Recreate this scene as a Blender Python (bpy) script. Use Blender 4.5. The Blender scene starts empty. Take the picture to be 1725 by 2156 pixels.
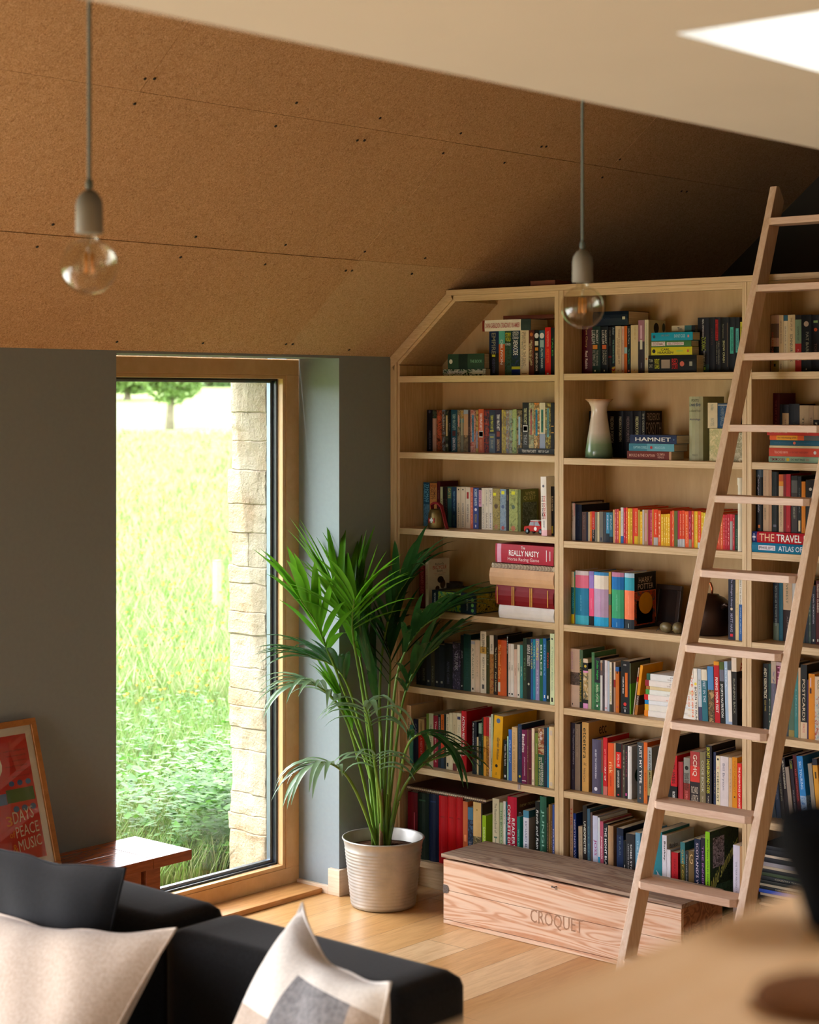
import bpy, bmesh, math, random
from mathutils import Vector, Matrix
R=random.Random(7)
sc=bpy.context.scene
# ---------------------------------------------------------------- camera
H=2.0; F=3940.0; HY=838.0; CX=862.5; YAW=math.radians(41.0)
SN,CS=math.sin(YAW),math.cos(YAW)
cd=bpy.data.cameras.new('camera'); cam=bpy.data.objects.new('camera',cd); sc.collection.objects.link(cam)
cd.sensor_fit='HORIZONTAL'; cd.sensor_width=36.0; cd.lens=36.0*F/1725.0
cd.shift_y=-(1078.0-HY)/1725.0
cam.location=(0,0,H); cam.rotation_euler=(math.pi/2,0,YAW)
cd.clip_start=.05; cd.clip_end=900
cd.dof.use_dof=True; cd.dof.focus_distance=7.0; cd.dof.aperture_fstop=cd.lens/14.0
sc.camera=cam
# ---------------------------------------------------------------- look
sc.view_settings.view_transform='Standard'; sc.view_settings.look='None'
sc.view_settings.gamma=1.0; sc.view_settings.use_curve_mapping=False
sc.view_settings.exposure=.46
sc.cycles.use_denoising=True
sc.cycles.max_bounces=10; sc.cycles.diffuse_bounces=5; sc.cycles.glossy_bounces=4
sc.cycles.transparent_max_bounces=16; sc.cycles.transmission_bounces=8
sc.cycles.sample_clamp_indirect=6.0; sc.cycles.caustics_reflective=False; sc.cycles.caustics_refractive=False
# ---------------------------------------------------------------- sky and sun
w=bpy.data.worlds.new('sky'); sc.world=w; w.use_nodes=True
nt=w.node_tree; nt.nodes.clear()
wo=nt.nodes.new('ShaderNodeOutputWorld'); bg=nt.nodes.new('ShaderNodeBackground')
sky=nt.nodes.new('ShaderNodeTexSky'); sky.sky_type='HOSEK_WILKIE'; sky.turbidity=4.0; sky.ground_albedo=.3
_sd=Vector((-.10,-.60,.79)).normalized(); sky.sun_direction=_sd
mixn=nt.nodes.new('ShaderNodeMix'); mixn.data_type='RGBA'; mixn.inputs[0].default_value=.85
nt.links.new(sky.outputs[0],mixn.inputs[6]); mixn.inputs[7].default_value=(1.0,1.0,1.06,1)
nt.links.new(mixn.outputs[2],bg.inputs[0]); bg.inputs[1].default_value=SKY_STR=11.5
nt.links.new(bg.outputs[0],wo.inputs[0])
def lamp(name,kind,loc,energy,col=(1,1,1),rot=None,size=None,aim=None):
    l=bpy.data.lights.new(name,kind); l.energy=energy; l.color=col
    if size: l.shape='RECTANGLE'; l.size,l.size_y=size
    o=bpy.data.objects.new(name,l); sc.collection.objects.link(o); o.location=loc
    if aim is not None: o.rotation_euler=(Vector(aim)).to_track_quat('-Z','Y').to_euler()
    return o
s=lamp('sun','SUN',(0,0,30),7,(1,.93,.82),aim=-_sd); s.data.angle=.02
# sky portals in the room's glazed openings (they emit nothing themselves)
GX0,GX1,GZ0,GZ1=-3.2,-2.2,.1,2.15
SW=((-3.5,-1.0),(-.5,2.3))   # further glazed openings of the side wall, nearer than the picture shows
pl=lamp('window_portal','AREA',(-5.72,4.92,1.09),1,size=(1.2,2.2),aim=(1,0,0)); pl.data.cycles.is_portal=True
pl=lamp('roof_light_portal','AREA',(-1.03,2.28,2.7),1,size=(.5,.68),aim=(0,0,-1)); pl.data.cycles.is_portal=True
pl=lamp('roof_light_portal','AREA',(-.1,1.5,2.7),1,size=(.6,.6),aim=(0,0,-1)); pl.data.cycles.is_portal=True  # portal of the added opening over the counter
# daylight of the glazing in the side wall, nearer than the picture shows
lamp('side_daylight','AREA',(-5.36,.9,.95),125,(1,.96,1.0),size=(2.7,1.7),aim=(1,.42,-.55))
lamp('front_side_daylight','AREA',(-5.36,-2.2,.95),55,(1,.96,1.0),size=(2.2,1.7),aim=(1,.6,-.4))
for nm_,lo_,sz_,am_ in (('gable_portal',((GX0+GX1)/2,-4.05,(GZ0+GZ1)/2),(GX1-GX0,GZ1-GZ0),(0,1,0)),('side_portal',(-5.72,sum(SW[1])/2,1.05),(SW[1][1]-SW[1][0],2.1),(1,0,0)),('front_side_portal',(-5.72,sum(SW[0])/2,1.05),(SW[0][1]-SW[0][0],2.1),(1,0,0))):
    pl=lamp(nm_,'AREA',lo_,1,size=sz_,aim=am_); pl.data.cycles.is_portal=True
# ---------------------------------------------------------------- pixel helpers (positions measured on the photograph)
def ray(px,py):
    k=(px-CX)/F; m=(HY-py)/F
    return Vector((-SN+CS*k, CS+SN*k, m))
def onY(px,py,Y): r=ray(px,py); t=Y/r.y; return Vector((r.x*t,Y,H+r.z*t))
def onX(px,py,X): r=ray(px,py); t=X/r.x; return Vector((X,r.y*t,H+r.z*t))
def onZ(px,py,Z): r=ray(px,py); t=(Z-H)/r.z; return Vector((r.x*t,r.y*t,Z))
def atD(px,py,d): r=ray(px,py); return Vector((r.x*d,r.y*d,H+r.z*d))
# ---------------------------------------------------------------- object helpers
def link(o): sc.collection.objects.link(o); return o
def tag(o,label=None,cat=None,group=None,kind=None):
    if label: o['label']=label
    if cat: o['category']=cat
    if group: o['group']=group
    if kind: o['kind']=kind
    return o
def empty(name,loc=(0,0,0),rz=0):
    o=bpy.data.objects.new(name,None); o.empty_display_size=.05; o.location=loc; o.rotation_euler=(0,0,rz); return link(o)
class MB:
    def __init__(s): s.v=[]; s.f=[]; s.m=[]; s.sm=[]; s.mats=[]
    def mi(s,mat):
        if mat not in s.mats: s.mats.append(mat)
        return s.mats.index(mat)
    def quad(s,a,b,c,d,mat,smooth=False):
        n=len(s.v); s.v+= [tuple(a),tuple(b),tuple(c),tuple(d)]; s.f.append((n,n+1,n+2,n+3)); s.m.append(s.mi(mat)); s.sm.append(smooth)
    def box(s,a,b,mat,M=None,faces='xXyYzZ'):
        x0,y0,z0=a; x1,y1,z1=b
        P=[Vector(p) for p in ((x0,y0,z0),(x1,y0,z0),(x1,y1,z0),(x0,y1,z0),(x0,y0,z1),(x1,y0,z1),(x1,y1,z1),(x0,y1,z1))]
        if M: P=[M@p for p in P]
        n=len(s.v); s.v+=[tuple(p) for p in P]
        F6={'z':(0,3,2,1),'Z':(4,5,6,7),'y':(0,1,5,4),'X':(1,2,6,5),'Y':(2,3,7,6),'x':(3,0,4,7)}
        i=s.mi(mat)
        for k in faces: s.f.append(tuple(n+q for q in F6[k])); s.m.append(i); s.sm.append(False)
    def prism(s,poly,lo,hi,mat,axis='y',M=None):
        # poly: list of 2D points; axis: extrusion axis
        def P(p,h):
            v={'y':(p[0],h,p[1]),'x':(h,p[0],p[1]),'z':(p[0],p[1],h)}[axis]; v=Vector(v); return M@v if M else v
        n=len(s.v); k=len(poly); s.v+=[tuple(P(p,lo)) for p in poly]+[tuple(P(p,hi)) for p in poly]; i=s.mi(mat)
        s.f.append(tuple(range(n,n+k))[::-1]); s.f.append(tuple(range(n+k,n+2*k)))
        for j in range(k): s.f.append((n+j,n+(j+1)%k,n+k+(j+1)%k,n+k+j))
        s.m+=[i]*(k+2); s.sm+=[False]*(k+2)
    def lathe(s,prof,seg,mat,c=(0,0,0),smooth=True,M=None,cap=False):
        n=len(s.v); i=s.mi(mat); c=Vector(c)
        for r,z in prof:
            for j in range(seg):
                a=2*math.pi*j/seg; p=Vector((r*math.cos(a),r*math.sin(a),z)); p=(M@p if M else p)+c; s.v.append(tuple(p))
        for q in range(len(prof)-1):
            for j in range(seg):
                a=n+q*seg+j; b=n+q*seg+(j+1)%seg; s.f.append((a,b,b+seg,a+seg)); s.m.append(i); s.sm.append(smooth)
        if cap:
            s.f.append(tuple(range(n,n+seg))[::-1]); s.f.append(tuple(range(n+(len(prof)-1)*seg,n+len(prof)*seg))); s.m+=[i,i]; s.sm+=[False,False]
    def tube(s,pts,r,mat,seg=8,smooth=True,cap=True):
        pts=[Vector(p) for p in pts]; n=len(s.v); i=s.mi(mat); k=len(pts); rr=r if isinstance(r,(list,tuple)) else [r]*k
        up=Vector((0,0,1))
        for q,p in enumerate(pts):
            t=(pts[min(q+1,k-1)]-pts[max(q-1,0)]).normalized()
            a=t.cross(up if abs(t.z)<.95 else Vector((1,0,0))).normalized(); b=t.cross(a)
            for j in range(seg):
                an=2*math.pi*j/seg; s.v.append(tuple(p+(a*math.cos(an)+b*math.sin(an))*rr[q]))
        for q in range(k-1):
            for j in range(seg):
                A=n+q*seg+j; B=n+q*seg+(j+1)%seg; s.f.append((A,B,B+seg,A+seg)); s.m.append(i); s.sm.append(smooth)
        if cap:
            s.f.append(tuple(range(n,n+seg))[::-1]); s.f.append(tuple(range(n+(k-1)*seg,n+k*seg))); s.m+=[i,i]; s.sm+=[False,False]
    def add(s,verts,faces,mat,M=None,smooth=False):
        n=len(s.v); s.v+=[tuple(M@Vector(v)) if M else tuple(v) for v in verts]; i=s.mi(mat)
        for f in faces: s.f.append(tuple(n+q for q in f)); s.m.append(i); s.sm.append(smooth)
    def build(s,name,parent=None,bevel=0,loc=None,seg=2,fix=False):
        me=bpy.data.meshes.new(name); me.from_pydata(s.v,[],s.f)
        for m in s.mats: me.materials.append(m)
        me.polygons.foreach_set('material_index',s.m); me.polygons.foreach_set('use_smooth',s.sm)
        if fix:
            b=bmesh.new(); b.from_mesh(me); bmesh.ops.recalc_face_normals(b,faces=b.faces); b.to_mesh(me); b.free()
        me.update(); o=link(bpy.data.objects.new(name,me))
        if loc is not None: o.location=loc
        if parent: o.parent=parent
        if bevel:
            md=o.modifiers.new('bevel','BEVEL'); md.width=bevel; md.segments=seg; md.limit_method='ANGLE'; md.harden_normals=False
        return o
# ---------------------------------------------------------------- materials
def lin(c): return tuple((x/12.92 if x<=.04045 else ((x+.055)/1.055)**2.4) for x in c)
def hexc(h):
    if len(h)==3: return lin(tuple(int(q,16)/15 for q in h))
    return lin(tuple(int(h[i:i+2],16)/255 for i in (0,2,4)))
class NM:
    def __init__(s,name,rough=.5,spec=.5):
        s.m=bpy.data.materials.new(name); s.m.use_nodes=True; s.t=s.m.node_tree; s.b=s.t.nodes['Principled BSDF']
        s.b.inputs['Roughness'].default_value=rough; s.b.inputs['Specular IOR Level'].default_value=spec
    def n(s,ty,**kw):
        n=s.t.nodes.new('ShaderNode'+ty)
        for k,v in kw.items():
            if k.startswith('i_'):
                key=k[2:]; key=int(key) if key.isdigit() else key.replace('_',' ')
                n.inputs[key].default_value=v
            else: setattr(n,k,v)
        return n
    def l(s,a,b): s.t.links.new(a,b)
    def coord(s,scale=(1,1,1),rot=(0,0,0),kind='Object',loc=(0,0,0)):
        c=s.n('TexCoord'); m=s.n('Mapping'); m.inputs['Scale'].default_value=scale; m.inputs['Rotation'].default_value=rot; m.inputs['Location'].default_value=loc
        s.l(c.outputs[kind],m.inputs[0]); return m.outputs[0]
    def geo(s,scale=(1,1,1)):
        c=s.n('NewGeometry'); m=s.n('Mapping'); m.inputs['Scale'].default_value=scale; s.l(c.outputs['Position'],m.inputs[0]); return m.outputs[0]
    def noise(s,v,sc_,det=3,rough=.5,dist=0):
        n=s.n('TexNoise'); n.inputs['Scale'].default_value=sc_; n.inputs['Detail'].default_value=det; n.inputs['Roughness'].default_value=rough; n.inputs['Distortion'].default_value=dist
        s.l(v,n.inputs['Vector']); return n.outputs['Fac']
    def ramp(s,f,stops,interp='LINEAR'):
        r=s.n('ValToRGB'); r.color_ramp.interpolation=interp; e=r.color_ramp.elements
        while len(e)<len(stops): e.new(.5)
        for q,(p,c) in enumerate(stops): e[q].position=p; e[q].color=(*c,1)
        s.l(f,r.inputs[0]); return r.outputs[0]
    def mix(s,f,a,b,mode='MIX'):
        n=s.n('Mix',data_type='RGBA',blend_type=mode)
        for val,ix in ((f,0),(a,6),(b,7)):
            if hasattr(val,'links'): s.l(val,n.inputs[ix])
            elif ix==0: n.inputs[0].default_value=val
            else: n.inputs[ix].default_value=(*val,1)
        return n.outputs[2]
    def math(s,op,a,b=None):
        n=s.n('Math',operation=op)
        for val,ix in ((a,0),(b,1)):
            if val is None: continue
            if hasattr(val,'links'): s.l(val,n.inputs[ix])
            else: n.inputs[ix].default_value=val
        return n.outputs[0]
    def col(s,c):
        if hasattr(c,'links'): s.l(c,s.b.inputs['Base Color'])
        else: s.b.inputs['Base Color'].default_value=(*c,1)
    def bump(s,h,st=.3,dist=.002):
        n=s.n('Bump'); n.inputs['Strength'].default_value=st; n.inputs['Distance'].default_value=dist; s.l(h,n.inputs['Height']); s.l(n.outputs[0],s.b.inputs['Normal'])
def plain(name,c,rough=.5,var=.12,sc_=30,metal=0,bump=0,spec=.5):
    m=NM(name,rough,spec); f=m.noise(m.coord(),sc_); c2=tuple(min(1,x*(1+var)) for x in c); c1=tuple(x*(1-var) for x in c)
    m.col(m.ramp(f,[(.3,c1),(.7,c2)])); m.b.inputs['Metallic'].default_value=metal
    if bump: m.bump(f,bump,.003)
    return m.m
def woodm(name,cl,cd_,scale=(1,14,14),rough=.5,sc_=6,knots=None,bump=.15,world=False):
    m=NM(name,rough); v=m.geo(scale) if world else m.coord(scale)
    f=m.noise(v,sc_,5,.6,.6); g=m.noise(v,sc_*5,3,.6)
    fac=m.math('ADD',m.math('MULTIPLY',f,.7),m.math('MULTIPLY',g,.3))
    m.col(m.ramp(fac,[(.3,cd_),(.5,tuple((a+b)/2 for a,b in zip(cl,cd_))),(.68,cl)])); m.bump(fac,bump,.001); return m.m
# plywood / birch (grain along X), with fine ply lines
BIRL=hexc('dcc39a'); BIRD=hexc('b8966a')
ply_h=woodm('birch_ply',BIRL,BIRD,(1.2,18,45),.45,5)
ply_v=woodm('birch_ply_upright',BIRL,BIRD,(45,18,1.2),.45,5)
ply_side=woodm('birch_face',hexc('d0ae7c'),hexc('c19c69'),(3,1,3),.45,3)
back_m=woodm('birch_back',hexc('cbaa78'),hexc('b8955f'),(6,6,1),.55,2.2)
frame_m=woodm('spruce_frame',hexc('e2b988'),hexc('cf9f69'),(12,1.2,1.2),.4,5,world=True)
ladder_m=woodm('ash_ladder',hexc('ead3bc'),hexc('cfac88'),(14,14,1.5),.42,5,world=True)
rung_m=woodm('ash_rung',hexc('e2c6b0'),hexc('c9a48a'),(1.5,14,14),.42,5,world=True)
skirt_m=woodm('pale_skirting',hexc('ead6c0'),hexc('d7bd9f'),(1.5,1.5,22),.5,6,world=True)
bench_m=woodm('brown_bench_wood',hexc('a9592a'),hexc('7a3a18'),(12,1.2,12),.22,5,world=True)
pfr_m=woodm('oak_picture_frame',hexc('bd8040'),hexc('935c26'),(12,3,3),.4,5)
# pine of the old box
def pine(name,a,b,c,gl):
    m=NM(name,.6); v=m.geo((.75,6,8)); n=m.noise(v,1.5,2,.5,.8)
    wv=m.math('SINE',m.math('MULTIPLY',n,62.0)); wv=m.math('ADD',m.math('MULTIPLY',wv,.5),.5)
    st=m.noise(m.geo((1,5,9)),14,4,.6)
    base=m.ramp(wv,[(.0,a),(.55,b),(.95,c)])
    base=m.mix(m.ramp(st,[(.35,(0,0,0)),(.75,(.6,.6,.6))]),base,gl)
    m.col(base); m.bump(st,.3,.001); return m.m
box_front=pine('old_pine',hexc('e2c6ae'),hexc('dcb598'),hexc('c68f6a'),hexc('d6bca6'))
box_lid=pine('weathered_pine',hexc('ab917a'),hexc('9c7f68'),hexc('7d5b48'),hexc('8b8077'))
box_side=pine('shaded_pine',hexc('b07850'),hexc('9c6440'),hexc('7a4a2c'),hexc('84583c'))  # ends and back of the box: same pine, shade put into the colour
# floor planks along Y
m=NM('oak_planks',.32); g=m.n('NewGeometry'); sx=m.n('SeparateXYZ'); m.l(g.outputs['Position'],sx.inputs[0])
pw=.183; xs=m.math('DIVIDE',m.math('ADD',sx.outputs[0],3.934+pw*40),pw); idx=m.math('FLOOR',xs); fr=m.math('FRACT',xs)
wn=m.n('TexWhiteNoise',noise_dimensions='1D'); m.l(idx,wn.inputs['W'])
yoff=m.math('ADD',sx.outputs[1],m.math('MULTIPLY',wn.outputs['Value'],7.0)); yi=m.math('FLOOR',m.math('DIVIDE',yoff,1.9)); yf=m.math('FRACT',m.math('DIVIDE',yoff,1.9))
wn2=m.n('TexWhiteNoise',noise_dimensions='2D'); cb=m.n('CombineXYZ'); m.l(idx,cb.inputs[0]); m.l(yi,cb.inputs[1]); m.l(cb.outputs[0],wn2.inputs['Vector'])
gr=m.noise(m.geo((9,1.1,1)),5,5,.62,.7)
pal=m.ramp(wn2.outputs['Value'],[(0,hexc('b98953')),(.35,hexc('cb9a60')),(.65,hexc('d8b07c')),(1,hexc('e2c49c'))])
grc=m.ramp(gr,[(.3,(.72,.62,.52)),(.6,(1,1,1))]); cc=m.mix(.75,pal,grc,'MULTIPLY')
kn=m.noise(m.geo((5,1.6,1)),2.2,2); cc=m.mix(m.ramp(kn,[(.72,(0,0,0)),(.78,(.55,.55,.55))]),cc,hexc('7a4a28'))
gap=m.math('MAXIMUM',m.math('LESS_THAN',fr,.012),m.math('LESS_THAN',yf,.0016)); cc=m.mix(m.math('MULTIPLY',gap,.7),cc,hexc('4a2c16'))
m.col(cc); m.bump(gr,.12,.001); floor_m=m.m
# fibreboard of the sloping ceiling
def fib(name,a,b,c,sd):
    m=NM(name,.85,.2); v=m.geo((1,1,1)); v2=m.geo((3.3,1,3.3))
    n1=m.noise(v,85,4,.75,2.6); n2=m.noise(v2,48,3,.7,4.5); n3=m.noise(v,2.2,3,.6); n4=m.noise(m.geo((1,4.5,1)),55,3,.7,4.0)
    f=m.math('ADD',m.math('MULTIPLY',n1,.4),m.math('ADD',m.math('MULTIPLY',n2,.3),m.math('MULTIPLY',n4,.3)))
    cc=m.ramp(f,[(.395,a),(.485,b),(.58,c)]); cc=m.mix(m.math('MULTIPLY',n3,.3),cc,a); m.col(cc); m.bump(f,.8,.004); return m.m
osb=fib('wood_fibre_board',hexc('8a6440'),hexc('d2aa7c'),hexc('f4d6b0'),0)
osb2=fib('paler_fibre_board',hexc('98744c'),hexc('d8b68c'),hexc('f6dcb8'),0)
white_m=plain('white_plaster',hexc('bcbab0'),.8,.02,4)
wall_m=plain('blue_grey_plaster',hexc('8a959b'),.75,.025,60,bump=.05)
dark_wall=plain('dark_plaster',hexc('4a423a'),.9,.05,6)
black_m=plain('black_rubber',(.012,.012,.014),.5,.1)
alu_m=plain('grey_aluminium',hexc('6f7d8a'),.35,.05,metal=.6)
bluetrim=plain('pale_blue_reveal',hexc('a9c4d6'),.6,.03)
dgas=plain('dark_glazing_rebate',hexc('2c3038'),.25,.15)
screw_m=plain('screw_head',(.03,.025,.02),.4,.1,metal=.5)
# stone
m=NM('limestone',.9,.2); v=m.geo(); a=m.noise(v,3.2,4,.65); b=m.noise(v,22,5,.7); c=m.noise(v,90,3,.7)
cc=m.ramp(a,[(.30,hexc('7c5e3f')),(.42,hexc('8f8069')),(.6,hexc('9b9280')),(.72,hexc('85827c'))]); cc=m.mix(m.math('MULTIPLY',b,.4),cc,hexc('a39a87')); m.col(cc)
m.bump(m.math('ADD',b,m.math('MULTIPLY',c,.5)),.9,.012); stone_m=m.m
# thin glass: mostly clear, mirrors more at grazing angles
def glass(name,tint=(1,1,1),k=1.0,ior=1.45):
    m=bpy.data.materials.new(name); m.use_nodes=True; t=m.node_tree; t.nodes.clear(); o=t.nodes.new('ShaderNodeOutputMaterial')
    a=t.nodes.new('ShaderNodeBsdfTransparent'); a.inputs[0].default_value=(*tint,1); g=t.nodes.new('ShaderNodeBsdfGlossy'); g.inputs['Roughness'].default_value=.01
    f=t.nodes.new('ShaderNodeLayerWeight'); f.inputs[0].default_value=.5; pw_=t.nodes.new('ShaderNodeMath'); pw_.operation='POWER'; pw_.inputs[1].default_value=4.2; t.links.new(f.outputs['Facing'],pw_.inputs[0])
    mm=t.nodes.new('ShaderNodeMath'); mm.operation='MULTIPLY_ADD'; mm.inputs[1].default_value=.85*min(1,k); mm.inputs[2].default_value=.045*k; mm.use_clamp=True; t.links.new(pw_.outputs[0],mm.inputs[0])
    x=t.nodes.new('ShaderNodeMixShader'); t.links.new(mm.outputs[0],x.inputs[0]); t.links.new(a.outputs[0],x.inputs[1]); t.links.new(g.outputs[0],x.inputs[2]); t.links.new(x.outputs[0],o.inputs[0]); return m
pane_m=glass('window_glass',(.97,.98,.97)); bulb_m=glass('clear_bulb_glass',(.93,.93,.87),1.6,1.5)
_cc={}
def cov(h):
    """cover card of one printed colour; ~a,b,c is a printed picture in three colours"""
    if h in _cc: return _cc[h]
    if h.startswith('~'):
        cs=[hexc(q) for q in h[1:].split(',')]; m=NM('printed_picture',.5,.22); v=m.geo((1,1,1)); f=m.noise(v,55,3,.65,1.2)
        n=len(cs); m.col(m.ramp(f,[(.36+.28*q/(max(1,n-1)),c) for q,c in enumerate(cs)])); _cc[h]=m.m
    else: _cc[h]=plain('printed_card',tuple(max(0,q*1.04-.006) for q in hexc(h)),.5,.07,25,spec=.22)
    return _cc[h]
m=NM('page_edges',.8,.2); f=m.noise(m.geo((160,2,160)),3,2); m.col(m.ramp(f,[(.3,hexc('c8b598')),(.7,hexc('e6dac2'))])); page_m=m.m
_tx={}
def textmesh(s,italic=0,bold=0):
    key=(s,italic,bold)
    if key in _tx: return _tx[key]
    c=bpy.data.curves.new('t','FONT'); c.body=s; c.size=1; c.shear=italic; c.offset=bold; c.resolution_u=2
    o=link(bpy.data.objects.new('t',c)); bpy.context.view_layer.update(); e=o.evaluated_get(bpy.context.evaluated_depsgraph_get()); me=e.to_mesh()
    vs=[v.co.copy() for v in me.vertices]; fs=[tuple(p.vertices) for p in me.polygons]; e.to_mesh_clear(); bpy.data.objects.remove(o); bpy.data.curves.remove(c)
    if vs:
        x0=min(v.x for v in vs); x1=max(v.x for v in vs); y0=min(v.y for v in vs); y1=max(v.y for v in vs)
        vs=[Vector(((v.x-x0)/max(1e-6,x1-x0),(v.y-y0)/max(1e-6,y1-y0),0)) for v in vs]
    _tx[key]=(vs,fs); return vs,fs
def text(mb,s,o,u,v,mat,italic=0,bold=0):
    """lettering stretched over the parallelogram o + u (reading direction) + v (letter height)"""
    vs,fs=textmesh(s,italic,bold); u=Vector(u); v=Vector(v); o=Vector(o)
    mb.add([o+u*p.x+v*p.y for p in vs],fs,mat)
# ================================================================ THE ROOM
S=5.79; XW=-5.152; XF=-5.377; RS=.835
def struct(mb,name,**k): o=mb.build(name,**k); tag(o,kind='structure'); return o
WY0,WY1=4.337,5.495         # window opening along the side wall
RX0,RX1,RY0,RY1=-1.267,-.8,1.959,2.6   # roof light opening
E=-1.66; ZS=2.45            # edge and height of the white ceiling
# floor (stops at the shelving plinth is not needed, it runs on underneath)
mb=MB(); mb.box((XW,-4.0,-.08),(3.2,7.6,0),floor_m); mb.box((XF-.1,WY0,-.08),(XW,WY1,0),floor_m); struct(mb,'floor')
# side wall, blue grey, with the window opening and two openings nearer the camera
mb=MB()
def wallbox(y0,y1,z0,z1): mb.box((XF,y0,z0),(XW,y1,z1),wall_m)
ZT=2.30
for y0,y1 in ((-4.0,SW[0][0]),(SW[0][1],SW[1][0]),(SW[1][1],WY0),(WY1,7.6)): wallbox(y0,y1,-.05,ZT)
for y0,y1 in SW: wallbox(y0,y1,2.1,ZT)
wallbox(WY0,WY1,2.16,ZT)
struct(mb,'wall_left')
# outer leaf of the wall: rubble limestone; the reveal beyond the window is built stone by stone
mb=MB()
def stoneblk(x0,x1,y0,y1,z0,z1,amp=.012):
    b=bmesh.new(); bmesh.ops.create_cube(b,size=1)
    bmesh.ops.scale(b,vec=(x1-x0,y1-y0,z1-z0),verts=b.verts); bmesh.ops.translate(b,vec=((x0+x1)/2,(y0+y1)/2,(z0+z1)/2),verts=b.verts)
    bmesh.ops.bevel(b,geom=b.edges[:],offset=.005,segments=1,affect='EDGES'); bmesh.ops.subdivide_edges(b,edges=b.edges[:],cuts=5,use_grid_fill=True)
    from mathutils import noise as N
    for v in b.verts:
        d=N.noise_vector(v.co*17)*amp+N.noise_vector(v.co*45)*amp*.5; v.co+=d
    b.verts.index_update(); mb.add([v.co for v in b.verts],[tuple(q.index for q in f.verts) for f in b.faces],stone_m,smooth=False); b.free()
z=-.1
while z<2.5:
    h=R.choice((.07,.09,.12,.14,.18)); j=R.uniform(-.006,.006); xe=-5.70+R.uniform(-.012,.012)
    if R.random()<.3 and h>.1:
        xm=R.uniform(-5.62,-5.56); stoneblk(xe,xm+.003,5.41+j,5.70,z,z+h+.001,.006); stoneblk(xm-.003,-5.478,5.407+R.uniform(-.005,.005),5.70,z,z+h+.001,.006)
    else: stoneblk(xe,-5.478,5.408+j,5.70,z,z+h+.001,.006)
    z+=h
mb.box((-5.685,5.418,-.1),(-5.48,5.69,2.6),stone_m)
mb.box((-5.69,5.69,-.1),(XF-.1,7.7,2.9),stone_m)
for y0,y1 in ((-4.1,SW[0][0]),(SW[0][1],SW[1][0]),(SW[1][1],4.26)): mb.box((-5.69,y0,-.1),(XF-.1,y1,2.6),stone_m)
for y0,y1 in (*SW,(4.26,5.43)): mb.box((-5.69,y0,2.125),(XF-.1,y1,2.6),stone_m)
struct(mb,'wall_left_stone')
# the deep painted lining outside the glass
mb=MB(); mb.box((-5.478,5.412,0),(-5.455,5.5,2.2),bluetrim); struct(mb,'trim_1')
# gable wall behind the camera with a wide opening, far wall behind the bookcase, wall to the right
mb=MB(); yb=-3.9
for x0,x1,z0,z1 in ((XW,GX0,0,5.2),(GX1,3.3,0,5.2),(GX0,GX1,GZ1,5.2),(GX0,GX1,0,GZ0)): mb.box((x0,yb-.12,z0),(x1,yb,z1),white_m)
struct(mb,'wall_near')
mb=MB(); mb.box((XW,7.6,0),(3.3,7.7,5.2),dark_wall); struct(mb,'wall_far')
mb=MB(); mb.box((3.2,-4,0),(3.3,7.7,ZS+.02),white_m); struct(mb,'wall_right')
# upper wall standing on the edge of the white ceiling up to the roof
mb=MB(); mb.box((E,-4,ZS+.04),(E+.08,7.6,5.2),dark_wall); struct(mb,'wall_upper')  # unseen wall, coloured dark to cut bounce onto the sloping ceiling
# white flat ceiling with the roof light cut through it
mb=MB(); zt=ZS+.22
QX0,QX1,QY0,QY1=-.4,.2,1.2,1.8  # second roof opening, added out of view to brighten the counter
for x0,x1,y0,y1 in ((E,RX0,-4,7.6),(RX1,QX0,-4,7.6),(QX1,3.3,-4,7.6),(QX0,QX1,-4,QY0),(QX0,QX1,QY1,7.6),(RX0,RX1,-4,RY0),(RX0,RX1,RY1,7.6)): mb.box((x0,y0,ZS),(x1,y1,zt),white_m)
struct(mb,'ceiling_white')
mb=MB(); mb.box((RX0,RY0,zt+.01),(RX1,RY1,zt+.02),pane_m)
wf=MB()
for a,b in (((RX0-.05,RY0-.05),(RX0,RY1+.05)),((RX1,RY0-.05),(RX1+.05,RY1+.05)),((RX0,RY0-.05),(RX1,RY0)),((RX0,RY1),(RX1,RY1+.05))): wf.box((*a,zt),(*b,zt+.05),white_m)
o=struct(wf,'window_2'); mb.build('pane',o)
mb=MB(); mb.box((QX0,QY0,zt+.01),(QX1,QY1,zt+.02),pane_m); struct(mb,'added_roof_light')  # pane of the added, unseen roof opening
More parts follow.
